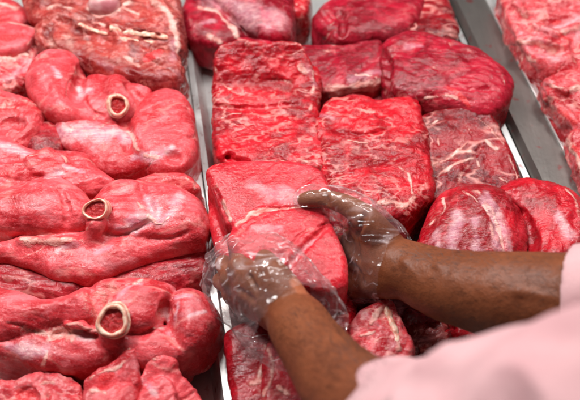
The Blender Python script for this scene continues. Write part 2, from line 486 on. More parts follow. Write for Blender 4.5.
COUNT = [0]
def meat(name, cat, label, lobes, pal='leg', k=.010, cuts=(), adds=(), marks=(), rot=0.0, amp=(.0032, .0006), res=.0021,
         group=None, bones=(), tint=1.0, floor=None, bits=()):
    """lobes: (pixel outline, centre height, half height, edge radius, dome, [slope x, slope y])"""
    COUNT[0] += 1; seed = COUNT[0] * 5.17
    L = []; kk_ = [lb[6] if len(lb) > 6 else k for lb in lobes]
    for lb in lobes:
        pts, zc, h, r, dome = lb[:5]; slope = lb[5] if len(lb) > 5 else (0, 0)
        zm = zc + (h - min(r, h)) * .9 + h * .12
        p3 = np.array([P(x, y, zm)[:2] for x, y in pts])
        sp = smooth_poly(p3, 3) if r > .012 else sharp_poly(p3)
        area2 = np.sum(sp[:, 0] * np.roll(sp[:, 1], -1) - np.roll(sp[:, 0], -1) * sp[:, 1])
        tg = np.roll(sp, -1, 0) - np.roll(sp, 1, 0)
        nr = np.stack([tg[:, 1], -tg[:, 0]], 1); nr /= np.linalg.norm(nr, axis=1, keepdims=True) + 1e-12
        if area2 < 0: nr = -nr
        sp = sp + nr * ((.0030 if pal in ('leg', 'legd') else .0048) - np.abs(nr[:, 1]) * .10 * min(r, h))[:, None]
        L.append((sp, zc, h, min(r, h * .98), dome, slope))
    lo = np.array([min(l[0][:, 0].min() for l in L), min(l[0][:, 1].min() for l in L), min(l[1] - l[2] for l in L)]) - .012
    hi = np.array([max(l[0][:, 0].max() for l in L), max(l[0][:, 1].max() for l in L), max(l[1] + l[2] + l[4] + .02 for l in L)]) + .012
    g = Grid(lo, hi, res)
    X2, Y2 = np.meshgrid(g.ax[0], g.ax[1], indexing='ij')
    # wobble the plan so that outlines are never clean curves
    q = np.stack([X2.ravel(), Y2.ravel(), np.zeros(X2.size)], 1)
    wa = .006 if pal in ('slab', 'dark', 'bony') else .004
    wx = fbm(q, 24, seed).reshape(X2.shape) * wa; wy = fbm(q, 24, seed + 9).reshape(X2.shape) * wa
    Z = g.ax[2][None, None, :]
    for i, (sp, zc, h, r, dome, sl) in enumerate(L):
        d = poly_dist(X2 + wx, Y2 + wy, sp)
        din = np.maximum(-d - r * .5, 0)
        ztop = zc + h + dome * (1 - np.exp(-din / .028))
        cx, cy = sp.mean(0)
        tilt = sl[0] * (X2 - cx) + sl[1] * (Y2 - cy)
        ztop = ztop + tilt; zbot = zc - h + tilt * .3
        q1 = (d + r)[:, :, None]
        q2 = np.maximum(Z - (ztop - r)[:, :, None], (zbot + r)[:, :, None] - Z)
        dd = np.minimum(np.maximum(q1, q2), 0) + np.sqrt(np.maximum(q1, 0) ** 2 + np.maximum(q2, 0) ** 2) - r
        g.V[:] = dd if i == 0 else smin(g.V, dd, kk_[i])
    for c in adds:
        pts, rr, kk = c
        pp = [P(*p) for p in pts]
        for a, b in zip(pp[:-1], pp[1:]): g.cap(a, b, rr, rr, kk)
    for c in cuts:
        pts, rr, kk = c
        pp = smooth_poly([hit(g, p[0], p[1]) for p in pts], 1, False)
        for a, b in zip(pp[:-1], pp[1:]): g.cap(a, b, rr, rr, kk, 's')
    v, F = surfnets(g)
    v = relax(v, F, 1, .35)
    N = vnormals(v, F)
    a1, a2 = amp
    st = v.copy(); cr, sr = math.cos(rot), math.sin(rot)
    sx, sy = (.9, 1.1) if pal in ('slab', 'bony', 'dark', 'steak') else (.45, 1.4)
    st = np.stack([(v[:, 0] * cr + v[:, 1] * sr) * sx, (-v[:, 0] * sr + v[:, 1] * cr) * sy, v[:, 2]], 1)
    disp = fbm(v, 30, seed, 2) * a1 + fbm(st, 95, seed + 3, 3, .6) * a2 * 1.6
    if pal in ('dark', 'bony', 'rack'):
        rid = 1 - np.abs(fbm(st, 40, seed + 21, 2)) * 3.2
        disp = disp - np.clip(rid, 0, 1) ** 2 * a2 * 1.2
    q = np.stack([(v[:, 0] * cr + v[:, 1] * sr) * .55, (-v[:, 0] * sr + v[:, 1] * cr) * 1.3, v[:, 2]], 1)
    q = q + np.stack([fbm(v, 30, seed + 61, 2)] * 3, 1) * .012
    sn = np.abs(fbm(q, 16, seed + 71, 1)); msk = np.clip(fbm(v, 14, seed + 75, 2) * 3 + .35, 0, 1)
    seam = np.exp(-(sn / .035) ** 2) * msk
    disp = disp - seam * .0022
    v = v + N * disp[:, None]
    if floor is not None: v[:, 2] = np.maximum(v[:, 2], floor)
    v[:, 2] = np.maximum(v[:, 2], .0025)
    at = {m: np.zeros(len(v)) for m in ('fat', 'mem', 'dark', 'face')}
    ztop = max(l[1] + l[2] + l[4] for l in L)
    for mk in marks:
        kind, pts, w = mk[:3]
        pp = np.array([hit(g, x, y) for x, y in pts])
        if len(pp) > 2: pp = smooth_poly(pp, 1, False)
        wv = v + np.stack([fbm(v, 40, seed + 31, 2), fbm(v, 40, seed + 37, 2), v[:, 0] * 0], 1) * .006
        d = seg_dist(wv, pp) / (1.0 + .75 * fbm(v, 55, seed + 51, 2))
        at[kind] = np.maximum(at[kind], np.clip(1.2 - d / (w * (.0011 if kind in ('mem', 'dark') else .00085)), 0, 1))
    at['fat'] = np.maximum(at['fat'], np.exp(-(sn / .075) ** 2) * msk * (.52 if pal in ('leg', 'bony', 'rack') else .38))
    base = np.array([v[:, 0].mean(), v[:, 1].mean(), v[:, 2].min()])
    m = meatmat(pal, rot, tint)
    if bones or bits:
        root = empty(name, base)
        link('flesh', v, F, m, root, base, at)
        for pts, rr in bits: bone_bit(root, [hit(g, x, y) for x, y in pts], rr)
        for (px, py, z, R, ln, ax) in bones: bone_ring(root, px, py, z, R, ln, ax)
    else:
        root = link(name, v, F, m, None, base, at)
    tag(root, label, cat, group)
    return root

def bone_bit(root, pts, r):
    pts = smooth_poly(pts, 1, False) - np.array([0, 0, r * .45])
    g = Grid(pts.min(0) - 2.2 * r - .004, pts.max(0) + 2.2 * r + .004, .0011)
    for a, b in zip(pts[:-1], pts[1:]): g.cap(a, b, r, r * .9, .002, flat=((0.1, -.3, 1), 1.5))
    v, F = surfnets(g); v = relax(v, F, 1)
    v = v + vnormals(v, F) * (fbm(v, 110, r * 999, 3)[:, None] * r * .42)
    link('bone', v, F, BONE, root, pts[0])

def bone_ring(root, px, py, z, R, ln, ax):
    """a sawn tube of bone: centre of the cut face at pixel, axis pointing out of the cut"""
    c = P(px, py, z); ax = np.array(ax, float); ax /= np.linalg.norm(ax)
    a = np.cross(ax, [0, 0.3, 1]); a /= np.linalg.norm(a); b = np.cross(ax, a)
    n = 56; rings = []
    iw = .74 + .04 * math.sin(px)
    prof = [(iw, -.010), (iw + .03, -.0012), (iw + .10, .0003), (.93, .0004), (.99, -.0008), (1.01, -.003), (1.02, -.008), (1.04, -ln * .5), (1.15, -ln)]
    V = []
    for (rr, hh) in prof:
        for i in range(n):
            th = 2 * math.pi * i / n
            wob = 1 + .09 * math.sin(2 * th + px) + .05 * math.sin(3 * th + py) + .012 * math.sin(9 * th)
            r = R * rr * wob * (1 + (.04 * math.sin(5 * th + 1) if rr < .8 else 0))
            V.append(c + a * r * math.cos(th) + b * r * math.sin(th) * .92 + ax * hh)
    F = [(k * n + i, k * n + (i + 1) % n, (k + 1) * n + (i + 1) % n, (k + 1) * n + i) for k in range(len(prof) - 1) for i in range(n)]
    o = link('bone', np.array(V), F, BONE, root, c)
    V = [c - ax * .0025]; F = []
    m = 9
    V = []
    for k in range(m + 1):
        for i in range(n):
            th = 2 * math.pi * i / n; r = R * .86 * k / m
            V.append(c + a * r * math.cos(th) + b * r * math.sin(th) * .92 - ax * (.0035 + .0))
    V = np.array(V); V += ax * (fbm(V, 150, px, 2)[:, None] * .0014)
    F = [(k * n + i, k * n + (i + 1) % n, (k + 1) * n + (i + 1) % n, (k + 1) * n + i) for k in range(m) for i in range(n)]
    link('marrow', V, F, MARROW, o, c)

#MEATS

#PERSON
# ================================================================== LEFT TRAY: pale pink legs and a rib rack
GL = 'pink leg joints heaped in the left tray'
meat('meat_piece', 'meat', 'red cut chop with a pale fat rim at the upper left corner',
     [([(-40, 8), (-5, 18), (22, 22), (38, 31), (30, 44), (20, 53), (2, 58), (-40, 60)], .055, .035, 0.01, 0.0032, (0, -.15)),
      ([(-40, -14), (0, -6), (25, 8), (30, 24), (0, 26), (-40, 24)], .045, .035, 0.0124, 0.008)], 'leg', rot=.3,
     marks=[('fat', [(-30, 22), (0, 21), (20, 23), (36, 31)], 4), ('fat', [(36, 32), (30, 42), (20, 52), (8, 57)], 3), ('face', [(-20, 40), (5, 38), (22, 36)], 16), ('fat', [(-5, 2), (15, 8)], 9)])
meat('meat_piece', 'meat', 'pale fatty strip with torn edges below the cut chop at the left edge',
     [([(-40, 56), (0, 54), (22, 47), (36, 50), (36, 72), (18, 90), (0, 94), (-40, 94)], .045, .035, 0.0155, 0.008)], 'bony', rot=1.2,
     marks=[('fat', [(0, 62), (20, 54), (30, 54)], 8), ('mem', [(5, 80), (20, 68), (32, 62)], 9)], amp=(.006, .003))
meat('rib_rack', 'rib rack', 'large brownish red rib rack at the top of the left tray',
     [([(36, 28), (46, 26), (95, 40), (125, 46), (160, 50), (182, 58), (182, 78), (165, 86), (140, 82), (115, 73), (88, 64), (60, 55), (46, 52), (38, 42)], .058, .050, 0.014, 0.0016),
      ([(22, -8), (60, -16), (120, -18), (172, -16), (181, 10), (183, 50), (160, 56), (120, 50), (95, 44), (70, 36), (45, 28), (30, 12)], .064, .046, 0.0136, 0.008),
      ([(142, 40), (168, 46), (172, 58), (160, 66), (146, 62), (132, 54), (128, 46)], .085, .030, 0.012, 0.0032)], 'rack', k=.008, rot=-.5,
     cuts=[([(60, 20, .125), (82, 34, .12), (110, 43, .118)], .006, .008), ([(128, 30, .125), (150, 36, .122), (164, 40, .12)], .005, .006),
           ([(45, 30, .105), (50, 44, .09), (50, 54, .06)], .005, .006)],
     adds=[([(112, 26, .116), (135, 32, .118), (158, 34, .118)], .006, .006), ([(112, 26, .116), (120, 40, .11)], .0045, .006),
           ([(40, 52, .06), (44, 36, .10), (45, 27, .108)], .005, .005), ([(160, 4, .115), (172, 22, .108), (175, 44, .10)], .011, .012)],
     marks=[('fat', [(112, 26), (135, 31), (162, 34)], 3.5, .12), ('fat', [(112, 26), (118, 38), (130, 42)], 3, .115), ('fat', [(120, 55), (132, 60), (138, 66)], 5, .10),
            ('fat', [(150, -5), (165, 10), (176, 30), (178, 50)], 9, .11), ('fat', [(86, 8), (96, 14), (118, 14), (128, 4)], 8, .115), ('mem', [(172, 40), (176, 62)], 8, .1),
            ('dark', [(45, 30), (50, 52)], 4, .09), ('face', [(146, 56), (160, 52)], 10, .115), ('fat', [(0, 10), (50, 5), (72, 10)], 7, .115), ('dark', [(130, 34), (160, 38)], 2.5, .115), ('dark', [(62, 46), (100, 60), (130, 72), (166, 80)], 17), ('mem', [(96, 62), (112, 70)], 6), ('fat', [(120, 8), (140, 14)], 5), ('fat', [(92, 22), (104, 26)], 4)],  # wide dark front streak: brownish membrane, with the front's shade painted in
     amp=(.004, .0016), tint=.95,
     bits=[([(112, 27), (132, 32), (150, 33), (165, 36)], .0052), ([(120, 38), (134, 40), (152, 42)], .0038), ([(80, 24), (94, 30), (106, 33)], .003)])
def knob():
    c = P(104, 3, .122); g = Grid(c - .032, c + .032, .0015)
    g.cap(c + [-.006, 0, -.004], c + [.006, .0, -.004], .019, .018, .01); g.cap(c + [0, 0, -.03], c, .013, .015, .01)
    v, F = surfnets(g); v = relax(v, F, 2); v += vnormals(v, F) * (fbm(v, 70, 4)[:, None] * .0012)
    t = NT('cartilage'); b = t.n('ShaderNodeBsdfPrincipled'); co = t.coord()
    t.l(t.mix(t.ramp(t.noise(co, 40, 4), .35, .65), lin(226, 178, 176), lin(196, 116, 124)), b.inputs['Base Color'])
    b.inputs['Roughness'].default_value = .22; b.inputs['Coat Weight'].default_value = .5
    t.l(t.bump(t.noise(co, 120, 3), .15, .002), b.inputs['Normal']); t.l(b.outputs[0], t.out.inputs[0])
    tag(link('bone_joint', v, F, t.m, None, c), 'smooth pinkish white ball joint sitting on top of the rib rack', 'bone')
knob()
meat('lamb_leg', 'meat', 'pink leg with a round lobe and sawn bone just below the rib rack',
     [([(26, 74), (36, 58), (58, 51), (75, 57), (84, 70), (80, 84), (74, 96), (82, 112), (76, 122), (58, 121), (42, 112), (30, 94)], .062, .046, 0.0197, 0.0096),
      ([(76, 84), (92, 76), (112, 78), (128, 84), (150, 88), (154, 96), (142, 110), (128, 122), (104, 126), (84, 124), (66, 118), (68, 100)], .058, .038, 0.0174, 0.0064)], 'leg', rot=.9,
     cuts=[([(84, 68, .10), (78, 86, .105), (76, 100, .105)], .0045, .012), ([(84, 100, .105), (92, 112, .10), (104, 117, .095)], .0015, .004), ([(128, 86, .11), (140, 100, .10)], .003, .01)],
     adds=[([(116, 84, .095), (118, 100, .096)], .014, .014)],
     marks=[('mem', [(78, 88), (82, 98), (88, 92)], 7), ('fat', [(46, 64), (54, 70)], 3), ('mem', [(50, 68), (58, 78)], 6)],
     bones=[(118, 105, .113, .0150, .014, (.25, -.62, .75))], group=None)
meat('meat_piece', 'meat', 'lumpy pink marbled piece at the left edge beside the round lobed leg',
     [([(-30, 92), (6, 92), (24, 96), (40, 110), (44, 126), (34, 144), (14, 152), (-30, 152)], .05, .044, 0.0152, 0.008)], 'leg', rot=1.0,
     cuts=[([(0, 128, .10), (12, 120, .105), (20, 124, .10)], .004, .008)],
     marks=[('fat', [(6, 104), (14, 108), (20, 104)], 3.5), ('face', [(4, 106), (18, 112)], 7)], amp=(.006, .002), tint=1.0)
meat('meat_piece', 'meat', 'small dark pink lump wedged between the marbled piece and the silvery leg',
     [([(26, 146), (36, 128), (50, 122), (64, 130), (66, 150), (52, 162), (32, 160)], .05, .034, 0.0134, 0.008)], 'legd', rot=.2)
meat('lamb_leg', 'meat', 'leg with a broad silvery white membrane, against the divider rail left of the beef slab',
     [([(146, 98), (162, 90), (178, 91), (190, 104), (196, 128), (196, 160), (184, 174), (162, 176), (142, 166), (128, 148), (130, 120)], .054, .046, 0.0179, 0.008),
      ([(54, 130), (58, 122), (90, 122), (122, 122), (142, 130), (150, 150), (146, 168), (120, 178), (100, 172), (84, 158), (66, 148)], .05, .040, 0.0152, 0.008)], 'leg', rot=.5,
     cuts=[([(122, 120, .10), (132, 136, .105), (128, 150, .10)], .003, .010), ([(170, 156, .085), (178, 158, .085)], .006, .008)],
     marks=[('mem', [(58, 134), (86, 132), (112, 132), (124, 140)], 16), ('fat', [(120, 127), (134, 138), (138, 148)], 6), ('mem', [(134, 156), (156, 156), (172, 150)], 9), ('fat', [(144, 154), (160, 156)], 4), ('face', [(138, 136), (142, 140)], 2)])
meat('lamb_leg', 'meat', 'leg at the left edge with a flat round red cut face and silvery skin',
     [([(-30, 134), (6, 138), (30, 150), (70, 152), (90, 158), (98, 172), (118, 182), (112, 192), (80, 198), (0, 200), (-30, 200)], .058, .042, 0.0174, 0.0064),
      ([(30, 160), (46, 150), (62, 156), (60, 168), (44, 176), (32, 170)], .096, .010, 0.004, 0)], 'leg', rot=.2, k=.008,
     cuts=[([(0, 178, .108), (24, 182, .106), (40, 176, .108)], .003, .006), ([(0, 160, .11), (22, 158, .11)], .003, .008)],
     marks=[('mem', [(-10, 144), (10, 148), (26, 154)], 10, .10), ('face', [(38, 164), (54, 162)], 9, .108), ('fat', [(30, 158), (46, 152), (62, 154), (68, 162)], 2.5, .108), ('mem', [(60, 172), (40, 184), (20, 188)], 8), ('mem', [(66, 166), (80, 172)], 5), ('face', [(0, 172), (20, 176)], 4)], amp=(.005, .0016))
meat('lamb_leg', 'meat', 'large pink leg with a tall sawn bone tube, across the middle of the left tray',
     [([(-30, 248), (0, 246), (22, 238), (44, 236), (80, 234), (104, 230), (130, 238), (170, 236), (200, 240), (190, 251), (152, 257), (116, 270), (84, 280), (54, 277), (26, 266), (0, 258), (-30, 262)], .058, .042, 0.0144, .004),
      ([(-30, 190), (0, 192), (30, 185), (60, 182), (80, 189), (91, 204), (92, 221), (80, 231), (40, 233), (10, 232), (-30, 228)], .072, .046, 0.0202, .012, (0, 0), .003),
      ([(96, 192), (120, 181), (146, 186), (174, 186), (198, 199), (207, 215), (207, 234), (197, 246), (172, 246), (150, 240), (112, 240), (98, 230), (88, 214)], .070, .046, 0.0216, .008, (0, 0), .004),
      ([(126, 182), (160, 172), (192, 177), (203, 193), (188, 196), (150, 192)], .052, .040, 0.016, .006, (0, 0), .004)], 'leg', k=.004, rot=.15,
     cuts=[([(104, 232), (122, 236), (142, 226), (150, 222)], .0025, .006), ([(140, 186), (148, 200), (152, 214)], .0020, .008), ([(60, 190), (68, 208), (66, 226)], .0014, .006), ([(150, 240), (176, 238), (190, 232)], .0015, .005)],
     adds=[([(93, 238, .100), (95, 224, .118)], .012, .010), ([(22, 242, .100), (50, 240, .104), (74, 242, .104)], .0065, .006)],
     marks=[('mem', [(146, 198), (156, 210), (164, 222)], 9), ('mem', [(132, 224), (150, 218), (166, 222)], 10), ('mem', [(162, 222), (174, 210), (182, 196)], 10), ('fat', [(148, 216), (162, 224), (170, 218)], 5),
            ('fat', [(168, 222), (180, 234), (188, 248)], 2.2), ('fat', [(138, 204), (148, 214)], 3), ('fat', [(22, 240), (46, 242), (72, 240)], 7), ('mem', [(58, 250), (76, 246)], 5), ('fat', [(92, 224), (82, 240)], 3), ('mem', [(98, 252), (112, 248)], 4),
            ('face', [(10, 206), (20, 212)], 3), ('mem', [(116, 228), (136, 232)], 5), ('fat', [(186, 180), (198, 192)], 2.5)],
     bones=[(95, 209, .137, .0145, .018, (.06, -.48, .88))], amp=(.0042, .0009))
meat('meat_piece', 'meat', 'dark red lean piece with fine ridges under the tall boned leg, beside the rail',
     [([(90, 286), (112, 272), (140, 262), (172, 252), (206, 250), (212, 262), (208, 280), (180, 294), (130, 300), (100, 298)], .042, .036, 0.0161, 0.0048)], 'legd', rot=.3, amp=(.004, .002), marks=[('fat', [(120, 270), (140, 266)], 3)])
meat('meat_piece', 'meat', 'dark red flap at the left edge between the two large boned legs',
     [([(-30, 258), (10, 264), (40, 276), (70, 280), (92, 282), (84, 298), (40, 306), (-30, 302)], .046, .036, 0.0161, 0.0048)], 'legd', rot=-.2, amp=(.004, .002), tint=.85)
meat('lamb_leg', 'meat', 'lowest large pink leg with a wide sawn bone and smooth round end',
     [([(-30, 286), (0, 288), (34, 300), (62, 301), (86, 285), (99, 296), (102, 316), (96, 326), (70, 324), (44, 332), (20, 336), (-30, 342)], .066, .044, 0.0187, .010),
      ([(-30, 340), (0, 344), (30, 338), (50, 330), (70, 326), (96, 328), (112, 346), (118, 358), (94, 367), (60, 370), (38, 367), (8, 356), (-30, 350)], .052, .042, 0.014, .004, (0, .1), .005),
      ([(98, 322), (116, 332), (146, 332), (166, 322), (178, 346), (190, 356), (166, 366), (140, 367), (118, 352), (102, 340)], .056, .044, 0.0158, .006, (0, 0), .003),
      ([(88, 288), (110, 279), (150, 280), (180, 290), (164, 304), (140, 300), (110, 300), (98, 312)], .060, .044, 0.0144, .006, (0, 0), .004),
      ([(102, 306), (118, 290), (148, 285), (174, 292), (162, 306), (156, 324), (140, 331), (120, 333), (106, 328)], .074, .046, 0.0187, .008, (0, 0), .003),
      ([(168, 302), (184, 291), (204, 291), (217, 304), (219, 324), (206, 342), (190, 356), (176, 350), (171, 330), (166, 314)], .064, .046, 0.023, .012, (0, 0), .004)], 'leg', k=.004, rot=-.35,
     cuts=[([(160, 318), (166, 312), (164, 306)], .005, .006), ([(126, 334), (146, 334), (160, 322)], .0025, .005), ([(90, 292), (98, 308), (99, 324)], .0016, .006), ([(56, 336), (66, 330)], .003, .006)],
     adds=[([(66, 326, .100), (82, 326, .104), (92, 330, .102)], .005, .004), ([(113, 334, .10), (112, 324, .112)], .015, .010)],
     marks=[('fat', [(50, 338), (62, 334), (74, 340)], 10), ('fat', [(66, 326), (80, 325), (92, 331)], 4), ('fat', [(34, 334), (44, 338)], 3), ('mem', [(78, 336), (92, 340)], 8), ('mem', [(8, 346), (30, 350), (46, 348)], 9), ('fat', [(48, 352), (44, 366)], 5),
            ('fat', [(8, 357), (24, 364), (38, 368)], 2.5), ('face', [(72, 330), (73, 333)], 2), ('mem', [(162, 328), (168, 318), (164, 312)], 6), ('fat', [(152, 330), (162, 328)], 3), ('mem', [(178, 300), (176, 320), (170, 334)], 4),
            ('mem', [(116, 298), (128, 288), (140, 284)], 5), ('fat', [(134, 284), (140, 280)], 4), ('mem', [(190, 316), (206, 310)], 4), ('mem', [(176, 296), (190, 294)], 5)],
     bones=[(112, 321, .131, .0182, .012, (.05, -.50, .86))], amp=(.0042, .0009))
meat('meat_piece', 'meat', 'rough red piece with a bone hollow at the bottom left corner',
     [([(-30, 392), (2, 384), (22, 382), (52, 372), (64, 378), (82, 388), (84, 440), (-30, 440)], .045, .038, 0.0124, 0.0064)], 'bony', rot=.8, tint=.9,
     cuts=[([(24, 392, .095), (30, 398, .09)], .006, .006)], marks=[('face', [(20, 392), (32, 396)], 9), ('fat', [(40, 380), (60, 382)], 3)], amp=(.006, .0025))
meat('meat_piece', 'meat', 'pale pink wedge with a raised pointed corner at the bottom, left one of the pair',
     [([(82, 398), (88, 378), (100, 371), (118, 368), (134, 353), (134, 370), (138, 386), (131, 398), (128, 440), (80, 440)], .046, .040, .004, .001, (.15, .35)),
      ([(84, 402), (92, 390), (108, 392), (120, 384), (136, 390), (132, 440), (80, 440)], .054, .042, .005, .001, (-.1, .0))], 'leg', rot=1.0, k=.003,
     marks=[('fat', [(90, 378), (104, 371), (118, 368), (132, 357)], 4), ('face', [(100, 380), (114, 376)], 7), ('fat', [(92, 392), (106, 394)], 5), ('face', [(120, 388), (126, 396)], 6)], amp=(.0045, .0020))
meat('meat_piece', 'meat', 'smooth pink wedge with a ridged top at the bottom, right of its pair',
     [([(137, 400), (140, 380), (148, 366), (158, 354), (164, 362), (172, 364), (176, 374), (190, 386), (202, 400), (204, 440), (134, 440)], .044, .040, .005, .002, (-.15, .35)),
      ([(138, 404), (146, 388), (160, 376), (172, 384), (180, 440), (134, 440)], .054, .040, .006, .002, (.1, .1))], 'leg', rot=.7, k=.003,
     marks=[('fat', [(156, 358), (166, 364), (174, 368)], 4), ('mem', [(146, 380), (154, 392)], 5)], tint=.97, amp=(.0045, .0018))

# ================================================================== MIDDLE TRAY: red beef
meat('beef_shank', 'meat', 'shank with purple silverskin and a yellowish fat band at the top of the middle tray',
     [([(184, -20), (230, -24), (290, -24), (292, 0), (294, 34), (282, 41), (262, 36), (240, 26), (222, 10), (190, 6)], .055, .045, 0.0223, 0.008),
      ([(183, 6), (200, 4), (222, 12), (238, 26), (246, 36), (230, 46), (206, 46), (188, 40), (184, 24)], .045, .036, 0.0174, 0.0064)], 'beef', rot=-.5,
     cuts=[([(212, 0, .10), (228, 16, .10), (246, 34, .09)], .003, .006)],
     marks=[('mem', [(216, 0), (244, 12), (276, 16)], 24, .10), ('mem', [(240, 24), (270, 28)], 11, .09), ('fat', [(198, 8), (214, 12), (228, 22), (236, 34)], 7, .09), ('fat', [(210, 38), (220, 44)], 6, .06), ('mem', [(202, 24), (212, 22)], 6, .085)])
meat('meat_piece', 'meat', 'small bright red offcut right of the purple shank at the top edge',
     [([(290, -10), (308, -14), (311, 4), (308, 16), (296, 18), (289, 17)], .045, .040, 0.014, 0.0032)], 'slab', rot=.4, marks=[('fat', [(296, 4), (302, 14)], 3)])
meat('beef_steak', 'meat', 'smooth crimson steak with a folded left corner at the top edge, front one of two',
     [([(313, 18), (322, 8), (336, 0), (352, -14), (424, -18), (423, 10), (412, 28), (392, 38), (366, 42), (338, 44), (326, 36), (316, 26)], .048, .040, 0.018, 0.0048)], 'beef', rot=.6,
     cuts=[([(338, 10, .095), (344, 20, .092), (342, 34, .08)], .005, .006), ([(322, 12, .09), (332, 22, .085)], .003, .006)], marks=[('dark', [(330, 30), (344, 36)], 8, .07), ('fat', [(340, 14), (330, 26)], 2, .09)])
meat('beef_steak', 'meat', 'darker crimson steak at the top edge, behind the front one and touching the white rim',
     [([(414, -18), (440, -18), (450, 12), (457, 36), (448, 42), (424, 44), (404, 36), (416, 20)], .042, .036, 0.014, 0.0032)], 'steak', rot=.6, marks=[], tint=1.05)
meat('beef_slab', 'meat', 'long red slab with a pale fat edge, lying across the tray behind the square slab',
     [([(232, 46), (240, 39), (272, 44), (304, 49), (344, 47), (380, 42), (384, 60), (380, 84), (350, 88), (318, 92), (308, 72), (270, 66), (236, 60)], .048, .042, 0.012, 0.0024)], 'beef', rot=.8, amp=(.0025, .0014),
     marks=[('fat', [(245, 49), (268, 50), (290, 56)], 3.2, .092), ('fat', [(240, 40), (252, 42)], 3, .092), ('fat', [(300, 48), (336, 54)], 2.5, .092), ('fat', [(316, 92), (345, 88), (382, 82)], 9), ('fat', [(318, 96), (345, 92), (380, 87)], 7), ('mem', [(350, 78), (380, 72)], 7, .09), ('fat', [(356, 74), (376, 78)], 3, .09)])
meat('meat_piece', 'meat', 'dark red scrap showing under the fat edge of the long slab',
     [([(316, 88), (380, 84), (392, 96), (386, 106), (340, 112), (318, 108)], .032, .026, 0.014, 0.0032)], 'dark', rot=.4, amp=(.004, .0025))
meat('beef_roast', 'meat', 'large dark crimson roast with a rounded end touching the white rim',
     [([(381, 44), (408, 35), (430, 38), (452, 46), (474, 54), (494, 64), (510, 82), (510, 100), (502, 112), (482, 118), (458, 110), (436, 106), (412, 102), (392, 94), (382, 74)], .056, .050, 0.0211, 0.008)], 'beef', rot=-.5,
     cuts=[([(382, 52, .09), (390, 66, .095), (388, 86, .09)], .004, .008), ([(452, 84, .11), (476, 90, .108), (490, 88, .10)], .0015, .006)],
     marks=[('fat', [(424, 98), (440, 94), (456, 98)], 3.2, .095), ('face', [(448, 88), (462, 98), (470, 108)], 6, .10), ('dark', [(384, 56), (388, 86)], 5, .09), ('fat', [(494, 66), (504, 84)], 2, .10), ('mem', [(406, 46), (422, 46)], 6, .11)], amp=(.004, .0014))
meat('beef_slab', 'meat', 'square marbled slab with a darker upper face, left side of the middle tray',
     [([(217, 65), (250, 61), (300, 62), (316, 68), (319, 88), (314, 108), (322, 140), (326, 168), (300, 174), (250, 172), (220, 160), (216, 130), (217, 96)], .050, .044, 0.01, 0.0016),
      ([(217, 63), (250, 59), (300, 60), (309, 72), (312, 88), (300, 93), (250, 95), (219, 92)], .072, .032, 0.007, 0, (0, .75))], 'slab', k=.004, rot=.1,
     cuts=[([(214, 106, .10), (250, 108, .10), (300, 104, .10)], .003, .005), ([(214, 150, .07), (234, 160, .07), (250, 164, .07)], .004, .006)],
     marks=[('dark', [(222, 76), (250, 82), (280, 84), (292, 88)], 16, .108), ('fat', [(215, 68), (220, 84), (232, 90)], 3.5, .108), ('fat', [(272, 70), (290, 84)], 2, .108), ('fat', [(312, 72), (316, 100), (310, 112)], 4, .095),  # dark streak: dark red upper face, with the fold's shade painted in
            ('fat', [(216, 118), (240, 112), (258, 114)], 2.2, .095), ('fat', [(300, 66), (310, 78)], 5, .10), ('mem', [(306, 70), (314, 84)], 6, .098), ('fat', [(280, 160), (310, 162)], 2.5, .09)], amp=(.0035, .0016))
meat('beef_slab', 'meat', 'knobbly bright red slab in the centre, right of the square marbled slab',
     [([(316, 118), (326, 104), (346, 98), (378, 100), (412, 98), (420, 112), (424, 140), (430, 166), (430, 196), (418, 214), (394, 224), (372, 218), (344, 200), (324, 184), (320, 150)], .052, .046, 0.0136, 0.0048)], 'slab', rot=.5,
     cuts=[([(340, 132, .105), (366, 136, .105), (392, 128, .10)], .0018, .005), ([(352, 168, .104), (384, 160, .104)], .0018, .005)],
     marks=[('fat', [(354, 104), (364, 114), (374, 112)], 4.5, .10), ('fat', [(398, 166), (410, 178), (412, 196)], 5, .098), ('mem', [(322, 116), (332, 118)], 5, .10), ('fat', [(380, 200), (400, 206), (414, 200)], 6, .09), ('fat', [(344, 140), (366, 144)], 2, .104)], amp=(.0060, .0016))
meat('beef_steak', 'meat', 'dark marbled steak with thick fat veins, leaning on the white rim',
     [([(417, 124), (430, 118), (452, 112), (470, 110), (484, 116), (496, 132), (508, 152), (519, 180), (516, 190), (490, 192), (462, 194), (440, 198), (430, 196), (427, 176), (422, 150)], .046, .040, .008, .001, (0, .10))], 'steak', rot=.9,
     marks=[('fat', [(426, 170), (436, 162), (448, 160), (460, 150), (470, 144)], 3.6), ('fat', [(458, 152), (472, 152)], 5), ('fat', [(436, 178), (452, 166), (472, 158), (480, 166)], 2.6), ('fat', [(418, 134), (430, 128), (438, 122)], 3.4), ('fat', [(434, 130), (438, 146)], 2),
            ('fat', [(486, 142), (494, 150)], 5), ('fat', [(444, 186), (470, 188)], 2.5), ('fat', [(480, 118), (494, 134), (508, 158), (518, 182)], 2.5), ('fat', [(462, 120), (472, 134)], 1.6), ('fat', [(500, 176), (512, 186)], 3)], amp=(.0022, .0011))
